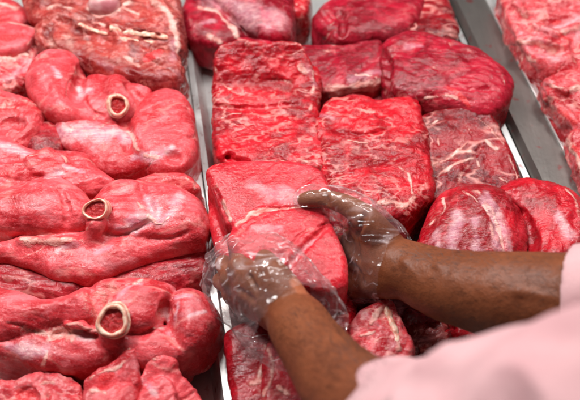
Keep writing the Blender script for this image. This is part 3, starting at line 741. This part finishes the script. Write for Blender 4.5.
meat('beef_round', 'meat', 'glossy round red cut striped with white tendon, beside the right wrist',
     [([(420, 246), (424, 228), (434, 206), (446, 192), (462, 187), (486, 188), (506, 196), (520, 216), (527, 240), (524, 262), (510, 280), (470, 284), (436, 276), (420, 262)], .056, .050, 0.0285, 0.0112)], 'round', rot=1.1, amp=(.003, .0012),
     cuts=[([(474, 194, .115), (494, 220, .12), (504, 250, .11)], .0015, .005)], adds=[([(444, 200, .09), (440, 214, .095), (432, 222, .09)], .004, .006)],
     marks=[('mem', [(456, 214), (452, 240), (456, 262)], 9), ('mem', [(486, 196), (500, 222), (510, 250)], 8), ('fat', [(494, 208), (508, 232), (512, 256)], 2.6), ('fat', [(482, 206), (492, 230), (492, 262)], 3.5), ('mem', [(474, 220), (476, 262)], 8), ('fat', [(474, 192), (488, 208), (500, 232), (504, 256)], 4.5, .115), ('mem', [(482, 200), (496, 224), (502, 256)], 10, .115), ('fat', [(466, 192), (476, 202)], 3, .112), ('fat', [(444, 200), (444, 212), (430, 224)], 3.5, .095), ('mem', [(434, 234), (438, 250)], 6, .1), ('fat', [(486, 232), (488, 256)], 2, .12)])
meat('beef_round', 'meat', 'glossy red cut with a dark brownish hollow on its left, under the steel panel edge',
     [([(496, 194), (508, 184), (530, 182), (556, 186), (574, 196), (590, 216), (596, 250), (580, 280), (550, 284), (534, 270), (530, 246), (520, 218), (500, 206)], .058, .050, 0.0273, 0.0096)], 'round', rot=1.4,
     cuts=[([(508, 206, .10), (524, 218, .11), (534, 244, .10)], .005, .008)],
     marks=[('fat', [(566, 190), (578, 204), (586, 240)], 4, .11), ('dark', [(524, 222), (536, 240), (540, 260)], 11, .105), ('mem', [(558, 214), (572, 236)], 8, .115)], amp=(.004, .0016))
# ---- block held in the hands (lifted clear of the tray)
meat('beef_block', 'meat', 'large red folded block held up between the two gloved hands',
     [([(209, 169), (240, 166), (280, 165), (318, 171), (327, 188), (322, 206), (296, 212), (262, 216), (240, 226), (229, 222), (218, 196)], .112, .040, 0.008, 0.0024, (0, .05)),
      ([(240, 222), (262, 210), (300, 205), (322, 208), (332, 232), (342, 262), (344, 284), (331, 291), (302, 284), (268, 268), (240, 258), (231, 244)], .108, .044, 0.01, 0.004, (.0, .02)),
      ([(214, 196), (226, 220), (236, 246), (232, 262), (220, 250), (212, 222)], .086, .022, 0.01, 0)], 'block', k=.003, rot=.7,
     cuts=[([(284, 276), (296, 256), (314, 238), (328, 226)], .0028, .005), ([(234, 228), (250, 216), (276, 208), (316, 206)], .0022, .004), ([(216, 190), (226, 214), (232, 236)], .0012, .004)],
     marks=[('fat', [(236, 228), (256, 213), (284, 208), (314, 207)], 4.0), ('mem', [(250, 184), (268, 192), (292, 198)], 11), ('mem', [(282, 190), (310, 200)], 9), ('fat', [(215, 186), (222, 200), (232, 222)], 2.6), ('mem', [(285, 274), (298, 254), (314, 238)], 4.0), ('mem', [(262, 262), (276, 270)], 7),
            ('dark', [(216, 200), (228, 236), (232, 256)], 14), ('fat', [(316, 202), (322, 212)], 4), ('mem', [(250, 230), (280, 226)], 7)], amp=(.0010, .0006))  # dark mark paints shade onto the dark red left side of the block

# ================================================================== FRONT TRAYS: scraps
meat('meat_piece', 'meat', 'dark red cut with orange fat at the bottom, just right of the divider rail',
     [([(228, 336), (246, 326), (268, 330), (276, 350), (268, 376), (272, 440), (236, 440), (232, 380)], .046, .040, .010, .002, (.1, .1))], 'round', rot=.4, tint=.8, marks=[('fat', [(262, 342), (266, 360), (258, 378)], 5), ('fat', [(250, 384), (266, 380)], 5)])
meat('meat_piece', 'meat', 'red cut with an orange fat corner at the bottom, below the left forearm',
     [([(270, 344), (290, 336), (312, 352), (330, 380), (334, 440), (266, 440), (262, 390)], .052, .044, .010, .002, (-.1, .1))], 'legd', rot=1.2, marks=[('fat', [(268, 352), (274, 372), (266, 392)], 6), ('fat', [(280, 384), (290, 392)], 4)])
meat('meat_piece', 'meat', 'bright red ragged scrap hanging below the held block, between the two wrists',
     [([(318, 286), (340, 290), (352, 300), (350, 322), (352, 340), (330, 346), (312, 320)], .048, .042, 0.018, 0.0032)], 'slab', rot=.3, amp=(.006, .004), marks=[('fat', [(330, 318), (340, 330)], 2)])
meat('meat_piece', 'meat', 'pale bony chunk with a white upright bone edge between the wrists',
     [([(350, 326), (364, 314), (384, 302), (394, 314), (404, 336), (410, 356), (380, 372), (350, 360)], .052, .046, 0.008, 0.0016, (.05, .15))], 'bony', rot=.9, k=.004,
     marks=[('fat', [(386, 306), (394, 326), (400, 350)], 5, .10), ('fat', [(368, 322), (380, 308)], 5, .10), ('fat', [(362, 336), (374, 332)], 4, .098), ('face', [(356, 340), (366, 352)], 6, .095)], amp=(.004, .0015), bits=[([(387, 308), (394, 326), (399, 344)], .0042)])
meat('meat_piece', 'meat', 'dark glossy scrap with whitish skin behind the pale bony chunk',
     [([(386, 292), (420, 298), (438, 306), (434, 322), (410, 326), (396, 316)], .046, .036, 0.016, 0.0032)], 'dark', rot=.2, amp=(.005, .003), marks=[('mem', [(394, 300), (402, 314)], 6, .085), ('fat', [(404, 302), (420, 308)], 2, .085)])
meat('meat_piece', 'meat', 'small brownish pink scrap left of the short thin rail',
     [([(406, 322), (424, 312), (436, 313), (449, 336), (449, 362), (404, 350)], .034, .028, 0.016, 0.0032)], 'rack', rot=.7, amp=(.006, .003), marks=[('fat', [(414, 330), (426, 326)], 3, .08)], tint=.8)
meat('meat_piece', 'meat', 'crumbly bright red scrap right of the short thin rail',
     [([(450, 316), (470, 311), (500, 322), (530, 336), (520, 372), (470, 380), (456, 356)], .042, .036, 0.014, 0.0032)], 'slab', rot=.2, amp=(.007, .005), marks=[('fat', [(480, 340), (500, 346)], 3, .085)])
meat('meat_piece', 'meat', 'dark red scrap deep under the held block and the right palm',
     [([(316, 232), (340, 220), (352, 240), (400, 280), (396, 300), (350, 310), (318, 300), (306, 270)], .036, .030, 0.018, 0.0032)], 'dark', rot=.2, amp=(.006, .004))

meat('meat_piece', 'meat', 'added dark red cut covering bright steel under the right forearm, beyond the short thin rail',
     [([(432, 296), (460, 290), (500, 296), (520, 310), (500, 324), (470, 320), (446, 322), (438, 312)], .034, .028, .014, .004)], 'dark', rot=.5, amp=(.005, .003))  # added piece, covers steel glare where the gap should look dark
# ================================================================== RIGHT TRAY: bony pale cuts
meat('bony_cut', 'meat', 'large pale bony cut with deep hollows at the upper right corner',
     [([(496, -16), (530, -30), (600, -30), (610, 40), (596, 66), (572, 76), (552, 72), (536, 62), (522, 44), (508, 20)], .052, .044, 0.0161, 0.0064)], 'bony', rot=.5, k=.01,
     cuts=[([(532, 16, .11), (552, 24, .112), (572, 18, .11)], .009, .008), ([(534, 46, .105), (552, 52, .105), (566, 50, .10)], .007, .008), ([(512, 10, .10), (530, 30, .105)], .005, .008), ([(574, 44, .10), (578, 62, .09)], .006, .006)],
     adds=[([(516, 4, .095), (534, 26, .100), (556, 34, .102), (580, 26, .10)], .008, .008), ([(520, 40, .09), (548, 44, .095), (572, 64, .085)], .007, .008), ([(556, 0, .10), (590, 10, .10)], .009, .01)],
     marks=[('fat', [(514, 2), (530, 26), (556, 36), (586, 26)], 6, .105), ('fat', [(520, 42), (546, 46), (574, 62)], 6, .10), ('fat', [(524, 56), (536, 60)], 6, .09), ('mem', [(530, 42), (556, 58)], 12, .10), ('face', [(540, 24), (560, 24)], 8, .10), ('face', [(552, 34), (572, 40)], 5, .10)], amp=(.006, .0014))
meat('bony_cut', 'meat', 'bony cut with a dark left side below the upper right corner cut',
     [([(543, 80), (554, 74), (570, 74), (600, 62), (612, 100), (604, 146), (586, 140), (573, 124), (558, 106), (547, 92)], .050, .044, 0.016, 0.0048)], 'bony', rot=1.0,
     cuts=[([(558, 96, .10), (576, 104, .10), (584, 118, .09)], .005, .007)], adds=[([(548, 82, .094), (566, 92, .096), (586, 86, .094)], .006, .006)],
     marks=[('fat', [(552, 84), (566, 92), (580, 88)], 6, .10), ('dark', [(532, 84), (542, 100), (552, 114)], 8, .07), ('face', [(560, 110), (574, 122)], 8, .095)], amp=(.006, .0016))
meat('bony_cut', 'meat', 'pale bony cut by the lower end of the steel panel at the right edge',
     [([(568, 136), (576, 130), (590, 138), (610, 140), (614, 200), (598, 204), (590, 184), (576, 160)], .046, .040, 0.016, 0.0048)], 'bony', rot=.4,
     marks=[('fat', [(562, 136), (578, 160), (590, 184)], 7, .09), ('face', [(572, 146), (586, 160)], 6, .09)], amp=(.005, .002))
# ================================================================== PERSON
def skinmat():
    t = NT('skin'); co = t.coord()
    b = t.n('ShaderNodeBsdfPrincipled')
    palm = t.attr('palm')
    n1 = t.noise(co, 16, 4, .6, .4); n2 = t.noise(co, 160, 4, .6); n3 = t.noise(co, 700, 2)
    c = t.mix(t.ramp(n1, .15, .9), lin(136, 76, 46), lin(104, 56, 34))
    c = t.mix(t.math('MULTIPLY', t.ramp(n2, .5, .75), .35), c, lin(158, 94, 62))
    c = t.mix(t.math('MULTIPLY', t.ramp(n3, .56, .72), .16), c, lin(66, 36, 26))
    c = t.mix(t.ramp(t.math('MULTIPLY_ADD', t.math('SUBTRACT', n2, .5), .6, palm), .3, .8), c, lin(186, 110, 76))
    t.l(c, b.inputs['Base Color'])
    b.inputs['Roughness'].default_value = .48; b.inputs['Specular IOR Level'].default_value = .3
    b.inputs['Subsurface Weight'].default_value = .10; b.inputs['Subsurface Scale'].default_value = .005
    b.inputs['Subsurface Radius'].default_value = (1, .35, .2)
    vo = t.n('ShaderNodeTexVoronoi'); t.l(co, vo.inputs['Vector']); vo.inputs['Scale'].default_value = 420
    h = t.math('MULTIPLY_ADD', vo.outputs['Distance'], .35, t.math('MULTIPLY', n2, .7))
    t.l(t.bump(h, .32, .0020), b.inputs['Normal'])
    t.l(b.outputs[0], t.out.inputs[0]); return t.m
def shirtmat():
    t = NT('pink_cloth'); co = t.coord()
    b = t.n('ShaderNodeBsdfPrincipled')
    w = t.noise(co, 900, 2); n1 = t.noise(co, 12, 4, .6)
    c = t.mix(t.ramp(n1, .3, .7), lin(218, 172, 174), lin(202, 148, 152))
    c = t.mix(t.math('MULTIPLY', t.ramp(w, .4, .7), .25), c, lin(230, 194, 194))
    t.l(c, b.inputs['Base Color']); b.inputs['Roughness'].default_value = .85
    b.inputs['Sheen Weight'].default_value = .25
    t.l(t.bump(t.math('MULTIPLY_ADD', w, .2, t.noise(co, 40, 4)), .5, .003), b.inputs['Normal'])
    t.l(b.outputs[0], t.out.inputs[0]); return t.m
def filmmat(rot):
    t = NT('clear_film'); co = t.coord()
    wv = t.mapping(co, scale=(.30, 1.25, .8), rot=rot)
    n1 = t.noise(wv, 34, 2, .5, .9)
    crest = t.math('ABSOLUTE', t.math('SUBTRACT', n1, .5))
    ridge = t.ramp(crest, .045, .0)
    n2 = t.noise(co, 34, 2, .5, .5)
    h = t.math('MULTIPLY_ADD', n2, 1.2, t.math('MULTIPLY_ADD', ridge, .55, n1))
    nr = t.bump(h, .7, .006)
    tr = t.n('ShaderNodeBsdfTransparent'); tr.inputs[0].default_value = (1, .99, .985, 1)
    gl = t.n('ShaderNodeBsdfGlossy'); gl.inputs['Roughness'].default_value = .13; t.l(nr, gl.inputs['Normal'])
    df = t.n('ShaderNodeBsdfDiffuse'); df.inputs[0].default_value = (.95, .78, .80, 1)
    lw = t.n('ShaderNodeLayerWeight'); lw.inputs[0].default_value = .14
    m1 = t.n('ShaderNodeMixShader'); t.l(tr.outputs[0], m1.inputs[1]); t.l(df.outputs[0], m1.inputs[2])
    brk = t.ramp(t.noise(co, 26, 2), .4, .65)
    t.l(t.math('MULTIPLY_ADD', t.math('MULTIPLY', ridge, brk), .42, t.math('MULTIPLY_ADD', lw.outputs['Facing'], .17, .022)), m1.inputs[0])
    m2 = t.n('ShaderNodeMixShader'); t.l(m1.outputs[0], m2.inputs[1]); t.l(gl.outputs[0], m2.inputs[2])
    f = t.math('MULTIPLY_ADD', lw.outputs['Fresnel'], .30, t.math('MULTIPLY_ADD', ridge, .05, .035), clamp=True)
    t.l(f, m2.inputs[0])
    t.l(m2.outputs[0], t.out.inputs[0]); return t.m
SKIN, CLOTH, FILMR, FILML = skinmat(), shirtmat(), filmmat((0, 0, .5)), filmmat((.3, .2, -1.0))
def nailmat():
    t = NT('nail'); b = t.n('ShaderNodeBsdfPrincipled'); b.inputs['Base Color'].default_value = lin(196, 134, 116)
    b.inputs['Roughness'].default_value = .3; t.l(b.outputs[0], t.out.inputs[0]); return t.m
NAIL = nailmat()

def chain(g, pts, rs, k=.004, flat=None):
    for i in range(len(pts) - 1): g.cap(pts[i], pts[i + 1], rs[i], rs[i + 1], k, 'u', flat)

def curve(pts, rs, n=8):
    """catmull-rom through joints"""
    p = np.array(pts, float); r = np.array(rs, float)
    q = np.vstack([2 * p[0] - p[1], p, 2 * p[-1] - p[-2]]); rr = np.concatenate([[r[0]], r, [r[-1]]])
    o, ro = [], []
    for i in range(1, len(q) - 2):
        for s in range(n):
            t = s / n
            o.append(.5 * (2 * q[i] + (q[i + 1] - q[i - 1]) * t + (2 * q[i - 1] - 5 * q[i] + 4 * q[i + 1] - q[i + 2]) * t * t + (3 * q[i] - q[i - 1] - 3 * q[i + 1] + q[i + 2]) * t ** 3))
            ro.append(rr[i] + (rr[i + 1] - rr[i]) * t)
    o.append(p[-1]); ro.append(r[-1])
    return o, ro

def build_arm(arm, armr, wrist, knuck, fingers, thumb, thr, pads, veins, creases=(), bumps=(), res=.0018):
    allp = np.array([p for p in arm] + [wrist] + [p for f in fingers for p in f] + list(thumb))
    g = Grid(allp.min(0) - .075, allp.max(0) + .075, res)
    p, r = curve(arm, armr, 6); chain(g, p, r, .005)
    for kn in knuck: g.cap(wrist, kn, .0175, .0118, .010)
    for a, b in zip(knuck[:-1], knuck[1:]): g.cap(a, b, .0112, .0108, .007)
    for (a, b, ra, rb) in pads: g.cap(a, b, ra, rb, .009)
    fr = [.0098, .0102, .0097, .0084]
    base = g.V.copy(); acc = None
    for kn, f, R in zip(knuck, fingers, fr):
        g.V = base.copy()
        pts = [kn] + list(f); rs = [R * 1.14, R * 1.0, R * .92, R * .74]
        chain(g, pts, rs, .0035)
        acc = g.V if acc is None else np.minimum(acc, g.V)
    g.V = acc
    p, r = curve(thumb, thr, 5); chain(g, p, r, .004)
    for (a, b, rv) in veins: g.cap(a, b, rv, rv, .006)
    for c, rr in bumps: g.cap(c, c + np.array([.001, 0, 0]), rr, rr, .004)
    for pts in creases:
        pp = smooth_poly([hit(g, x, y) for x, y in pts], 1, False)
        for a, b in zip(pp[:-1], pp[1:]): g.cap(a, b, .0016, .0016, .005, 's')
    return g

# ---- right arm (enters from the right edge)
Rw = P(392, 264, .128)
Rarm = [P(820, 300, .42), P(690, 312, .27), P(575, 301, .205), P(500, 295, .175), P(446, 285, .15), P(410, 271, .135), Rw]
Rarmr = [.058, .054, .0475, .044, .0375, .0315, .0300]
Rk = [P(352, 240, .115), P(348, 256, .098), P(347, 272, .082), P(352, 290, .068)]
Rf = [[P(338, 246, .072), P(316, 244, .066), P(300, 242, .066)],
      [P(334, 262, .062), P(308, 262, .060), P(290, 260, .061)],
      [P(334, 278, .055), P(310, 280, .056), P(294, 278, .058)],
      [P(340, 292, .050), P(322, 296, .052), P(310, 294, .056)]]
Rt = [P(388, 250, .132), P(370, 224, .160), P(352, 208, .168), P(330, 199.5, .166), P(312, 199, .162), P(303, 200, .160)]
Rtr = [.022, .0158, .0118, .0092, .0088, .0064]
Rpads = [(P(384, 240, .13), P(362, 226, .14), .020, .014), (P(386, 282, .118), P(356, 288, .085), .020, .013), (P(374, 262, .12), P(352, 252, .10), .020, .014), (P(372, 250, .135), P(356, 226, .145), .014, .009)]
Rv = [(P(438, 266, .185), P(462, 283, .188), .0032), (P(462, 283, .188), P(486, 294, .200), .0034), (P(486, 294, .2), P(520, 292, .222), .0034), (P(520, 292, .222), P(556, 298, .235), .003), (P(404, 262, .166), P(432, 292, .168), .0026)]
gR = build_arm(Rarm, Rarmr, Rw, Rk, Rf, Rt, Rtr, Rpads, Rv,
               creases=[[(350, 230), (357, 244), (359, 260)], [(366, 214), (362, 226), (356, 236)], [(325, 195), (328, 204)], [(346, 262), (358, 270), (362, 284)]])
# ---- left arm (from the bottom)
Lw = P(294, 318, .165)
Larm = [P(800, 425, .50), P(650, 450, .46), P(520, 458, .40), P(442, 442, .335), P(364, 404, .255), P(323, 361, .205), Lw]
Larmr = [.060, .058, .054, .048, .0405, .0335, .0295]
Lk = [P(240, 268, .150), P(232, 280, .130), P(234, 293, .112), P(243, 304, .096)]
Lf = [[P(239, 252, .128), P(250, 254, .090), P(262, 252, .075)],
      [P(224, 264, .108), P(240, 270, .076), P(262, 268, .066)],
      [P(221, 281, .092), P(238, 286, .068), P(262, 280, .062)],
      [P(231, 298, .078), P(250, 298, .062), P(274, 290, .060)]]
Lt = [P(288, 300, .172), P(279, 282, .180), P(272, 270, .180), P(267, 262, .176), P(264, 257, .172)]
Ltr = [.021, .0160, .0122, .0100, .0074]
Lpads = [(P(284, 296, .165), P(262, 276, .165), .021, .015), (P(284, 318, .14), P(256, 304, .115), .021, .015), (P(272, 298, .155), P(250, 284, .145), .022, .016), (P(268, 280, .168), P(246, 272, .152), .016, .013), (P(276, 286, .17), P(266, 272, .17), .018, .014)]
Lv = [(P(330, 332, .235), P(356, 356, .265), .0022)]
gL = build_arm(Larm, Larmr, Lw, Lk, Lf, Lt, Ltr, Lpads, Lv,
               creases=[[(250, 276), (258, 290)], [(240, 290), (254, 300)]], bumps=[(k_ + np.array([-.002, -.003, .004]), .0118) for k_ in Lk])

def skin_mesh(g, seed):
    v, F = surfnets(g); v = relax(v, F, 2, .5); N = vnormals(v, F)
    v = v + N * (fbm(v, 26, seed, 2) * .0012 + fbm(v, 120, seed + 4, 2) * .0004)[:, None]
    return v, F
vR, FR = skin_mesh(gR, 3); vL, FL = skin_mesh(gL, 8)
# ---- trunk that carries both arms, outside the picture on the right
shR, shL = P(820, 300, .42), P(800, 425, .50)
gT = Grid(np.array([.50, -.62, .10]), np.array([1.25, .40, 1.05]), .009)
SR = np.array([.86, .16, .62]); SL = np.array([.84, -.26, .66]); MID = (SR + SL) / 2
gT.cap(shR, SR, .055, .062, .03); gT.cap(shL, SL, .056, .062, .03)
gT.cap(SR, SL, .075, .075, .05); gT.cap(MID, MID + [.10, 0, -.42], .13, .15, .06)
gT.cap(MID, MID + [-.02, 0, .13], .06, .056, .03)
vT, FT = surfnets(gT)
V = np.vstack([vR, vL, vT]); F = np.vstack([FR, FL + len(vR), FT + len(vR) + len(vL)])
base = np.array([MID[0], MID[1], .1])
person = empty('person', base)
tag(person, 'person in a pink shirt reaching in with bare forearms and clear gloves', 'person')
pw = np.zeros(len(V))
for c, rad in ((P(350, 285, .085), .030), (P(352, 262, .09), .022), (P(300, 285, .19), .016), (P(300, 202, .15), .010)):
    pw = np.maximum(pw, np.clip(1.2 - np.linalg.norm(V - c, axis=1) / rad, 0, 1))
link('body', V, F, SKIN, person, base, {'palm': pw})

# short dark hair on the forearms
def hairs(vv, lo, hi, a, b, n, seed):
    rs = np.random.RandomState(seed); ax = (b - a) / np.linalg.norm(b - a)
    t = (vv - a) @ ax; L = np.linalg.norm(b - a)
    c = np.nonzero((t > lo * L) & (t < hi * L))[0]; c = c[rs.randint(0, len(c), n)]
    p = vv[c]; foot = a + np.outer((p - a) @ ax, ax); N = p - foot; N /= np.linalg.norm(N, axis=1, keepdims=True)
    ok = (N[:, 2] > -.1) & (rs.rand(n) < .7 + .3 * fbm(p, 20, seed, 2)); p, N = p[ok], N[ok]; n = len(p)
    d = -ax * .8 + N * .28 + rs.randn(n, 3) * .35; d -= np.outer((d * N).sum(1), [1]) * N * .75
    d /= np.linalg.norm(d, axis=1, keepdims=True)
    ln = (.005 + rs.rand(n) * .008)[:, None]; w = np.cross(d, N); w /= np.linalg.norm(w, axis=1, keepdims=True); w *= .00011
    q = p + N * .0002; m = q + d * ln * .55 + N * .0010; e = q + d * ln + N * .0006
    V = np.stack([q - w, q + w, m - w * .7, m + w * .7, e - w * .2, e + w * .2], 1).reshape(-1, 3)
    k = np.arange(n)[:, None] * 6
    return V, np.vstack([k + [0, 1, 3, 2], k + [2, 3, 5, 4]])
h1 = hairs(vL, .12, 1.0, Lw, Larm[3], 5200, 3); h2 = hairs(vR, .10, 1.0, Rw, Rarm[2], 2800, 5)
th = NT('hair'); hb = th.n('ShaderNodeBsdfPrincipled'); hb.inputs['Base Color'].default_value = (.012, .008, .006, 1); hb.inputs['Roughness'].default_value = .5
th.l(hb.outputs[0], th.out.inputs[0])
link('arm_hair', np.vstack([h1[0], h2[0]]), np.vstack([h1[1], h2[1] + len(h1[0])]), th.m, person, base)

# thumb nail
def nail(c, d, up, w, l):
    d = d / np.linalg.norm(d); up = up - d * (up @ d); up /= np.linalg.norm(up); s = np.cross(d, up)
    V = []; n = 9
    for i in range(n):
        for j in range(n):
            a = (i / (n - 1) * 2 - 1); b_ = (j / (n - 1) * 2 - 1)
            ww = w * (1 - .25 * max(0, abs(b_) - .5) ** 2 * 4)
            V.append(c + s * ww * math.sin(a * 1.0) + up * (w * (math.cos(a * 1.0) - 1)) + d * l * b_)
    F = [(i * n + j, i * n + j + 1, (i + 1) * n + j + 1, (i + 1) * n + j) for i in range(n - 1) for j in range(n - 1)]
    o = link('nail', np.array(V), F, NAIL, person, c)
    m = o.modifiers.new('thick', 'SOLIDIFY'); m.thickness = .0007
td = Rt[-1] - Rt[-2]
nail(Rt[-1] - td * .25 + np.array([0, .004, .0062]), td, np.array([0, .35, 1.0]), .0056, .0058)

# ---- gloves
def glove(g, wr, cuffdir, extra, off, wamp, seed, cut, hang):
    """loose film: the arm's own field grown outward, bridged, wrinkled, open at the cuff"""
    h = Grid(cut['lo'], cut['hi'], .0020)
    for a, b, ra, rb, k in extra: h.cap(a, b, ra, rb, k)
    v, F = surfnets(h); v = relax(v, F, 2, .5); N = vnormals(v, F)
    n = np.array(cuffdir, float); n /= np.linalg.norm(n)
    t = (v - wr) @ n
    e1 = np.cross(n, [0, 0, 1]); e1 /= np.linalg.norm(e1); e2 = np.cross(n, e1)
    # long folds run along the hand; ridged noise in stretched coordinates
    st = np.stack([((v - wr) @ n) * .30, ((v - wr) @ e1), ((v - wr) @ e2)], 1)
    rid = 1 - np.abs(fbm(st, 62, seed, 2)) * 2.6
    rid2 = 1 - np.abs(fbm(v, 70, seed + 5, 3)) * 2.6
    v = v + N * (np.clip(rid, -.3, 1) * wamp + np.clip(rid2, 0, 1) ** 2 * wamp * .35)[:, None]
    t = (v - wr) @ n + fbm(v, 30, seed + 2, 2) * .007
    keep = (t[F] < cut['t']).all(1)
    F = F[keep]
    used = np.unique(F); mp = np.full(len(v), -1); mp[used] = np.arange(len(used))
    return v[used], mp[F]
cdR = Rarm[-2] - Rw
exR = []
for kn in Rk: exR.append((Rw, kn, .0205, .0150, .020))
for kn, f, R in zip(Rk, Rf, [.0098, .0102, .0097, .0084]):
    q = [kn] + f
    for i in range(3): exR.append((q[i], q[i + 1], R + .004 - i * .0005, R + .0035 - i * .0012, .012))
pp, rr = curve(Rt, [x + .0022 for x in Rtr], 5)
for i in range(len(pp) - 1): exR.append((pp[i], pp[i + 1], rr[i], rr[i + 1], .010))
for (a, b, ra, rb) in Rpads: exR.append((a, b, ra + .003, rb + .003, .016))
exR += [(Rw, Rw + cdR / np.linalg.norm(cdR) * .03, .0335, .0375, .012)]
ap = np.array([e[0] for e in exR] + [e[1] for e in exR])
v, F = glove(gR, Rw, cdR, exR, .003, .0016, 2, dict(lo=ap.min(0) - .05, hi=ap.max(0) + .05, t=.006), 0)
tag(link('glove', v, F, FILMR, person, Rw))
cdL = Larm[-2] - Lw; cn = cdL / np.linalg.norm(cdL)
exL = []
for kn in Lk: exL.append((Lw, kn, .034, .0185, .030))
for kn, f, R in zip(Lk, Lf, [.0098, .0102, .0097, .0084]):
    q = [kn] + f
    for i in range(3): exL.append((q[i], q[i + 1], R + .008 - i * .002, R + .006 - i * .002, .020))
pp, rr = curve(Lt, [x + .004 for x in Ltr], 5)
for i in range(len(pp) - 1): exL.append((pp[i], pp[i + 1], rr[i], rr[i + 1], .022))
for (a, b, ra, rb) in Lpads: exL.append((a, b, ra + .009, rb + .007, .025))
exL += [(P(270, 266, .178), P(264, 245, .170), .016, .006, .02), (Lw, Lw + cn * .05, .0385, .045, .02), (P(246, 310, .13), P(272, 336, .155), .016, .020, .02), (P(224, 286, .125), P(238, 300, .105), .010, .012, .03)]
ap = np.array([e[0] for e in exL] + [e[1] for e in exL])
v, F = glove(gL, Lw, cdL, exL, .003, .0034, 6, dict(lo=ap.min(0) - .06, hi=ap.max(0) + .06, t=.026), 0)
tag(link('glove', v, F, FILML, person, Lw), 'loose wrinkled clear glove hanging open at the left wrist')

# ---- sleeves and shirt
def sleeve(pts, rs, cutp, cutn, seed, res=.0035):
    pts, rs = curve(pts, rs, 6)
    A = np.array(pts); m = max(rs) + .04
    g = Grid(A.min(0) - m, A.max(0) + m, res)
    for i in range(len(pts) - 1): g.cap(pts[i], pts[i + 1], rs[i], rs[i + 1], .004)
    X, Y, Z = np.meshgrid(*g.ax, indexing='ij', sparse=True)
    n = np.array(cutn, float); n /= np.linalg.norm(n)
    pl = (X - cutp[0]) * n[0] + (Y - cutp[1]) * n[1] + (Z - cutp[2]) * n[2]
    inner = g.V + .006
    g.V = smax(g.V, pl, .003)
    g.V = smax(g.V, -np.maximum(inner, -(pl + .045)), .003)
    v, F = surfnets(g); v = relax(v, F, 2, .5); N = vnormals(v, F)
    ax = (A[-1] - A[0]); ax /= np.linalg.norm(ax)
    st = v - np.outer(v @ ax, ax) * .4
    w = np.clip(-(((v - cutp) @ n) / .09), .06, 1)
    rid = 1 - np.abs(fbm(st, 17, seed, 2)) * 3.0
    v = v + N * ((np.clip(rid, -.5, 1) * .013 + fbm(v, 9, seed + 4, 2) * .008) * w)[:, None]
    return v, F
Rdir = Rarm[3] - Rarm[2]; Ldir = Larm[5] - Larm[4]
s1 = sleeve([P(545, 298, .195), P(620, 305, .235), P(690, 312, .27), P(820, 300, .42)], [.052, .061, .068, .075], P(573, 298, .205), Rdir, 4)
s2 = sleeve([P(345, 372, .225), P(390, 418, .265), P(442, 460, .335), P(522, 474, .40), P(650, 462, .46), P(800, 425, .50)], [.048, .052, .062, .073, .078, .080], P(386, 404, .255), Ldir + np.array([-.01, .03, 0]), 9)
gS = Grid(np.array([.48, -.66, .08]), np.array([1.28, .44, .95]), .009)
gS.cap(shR, SR, .075, .080, .03); gS.cap(shL, SL, .080, .082, .03)
gS.cap(SR, SL, .090, .090, .05); gS.cap(MID, MID + [.10, 0, -.42], .145, .165, .06)
vS, FS = surfnets(gS); NS = vnormals(vS, FS); vS = vS + NS * (fbm(vS, 8, 3, 3) * .012)[:, None]
V = np.vstack([s1[0], s2[0], vS]); F = np.vstack([s1[1], s2[1] + len(s1[0]), FS + len(s1[0]) + len(s2[0])])
link('shirt', V, F, CLOTH, person, base)
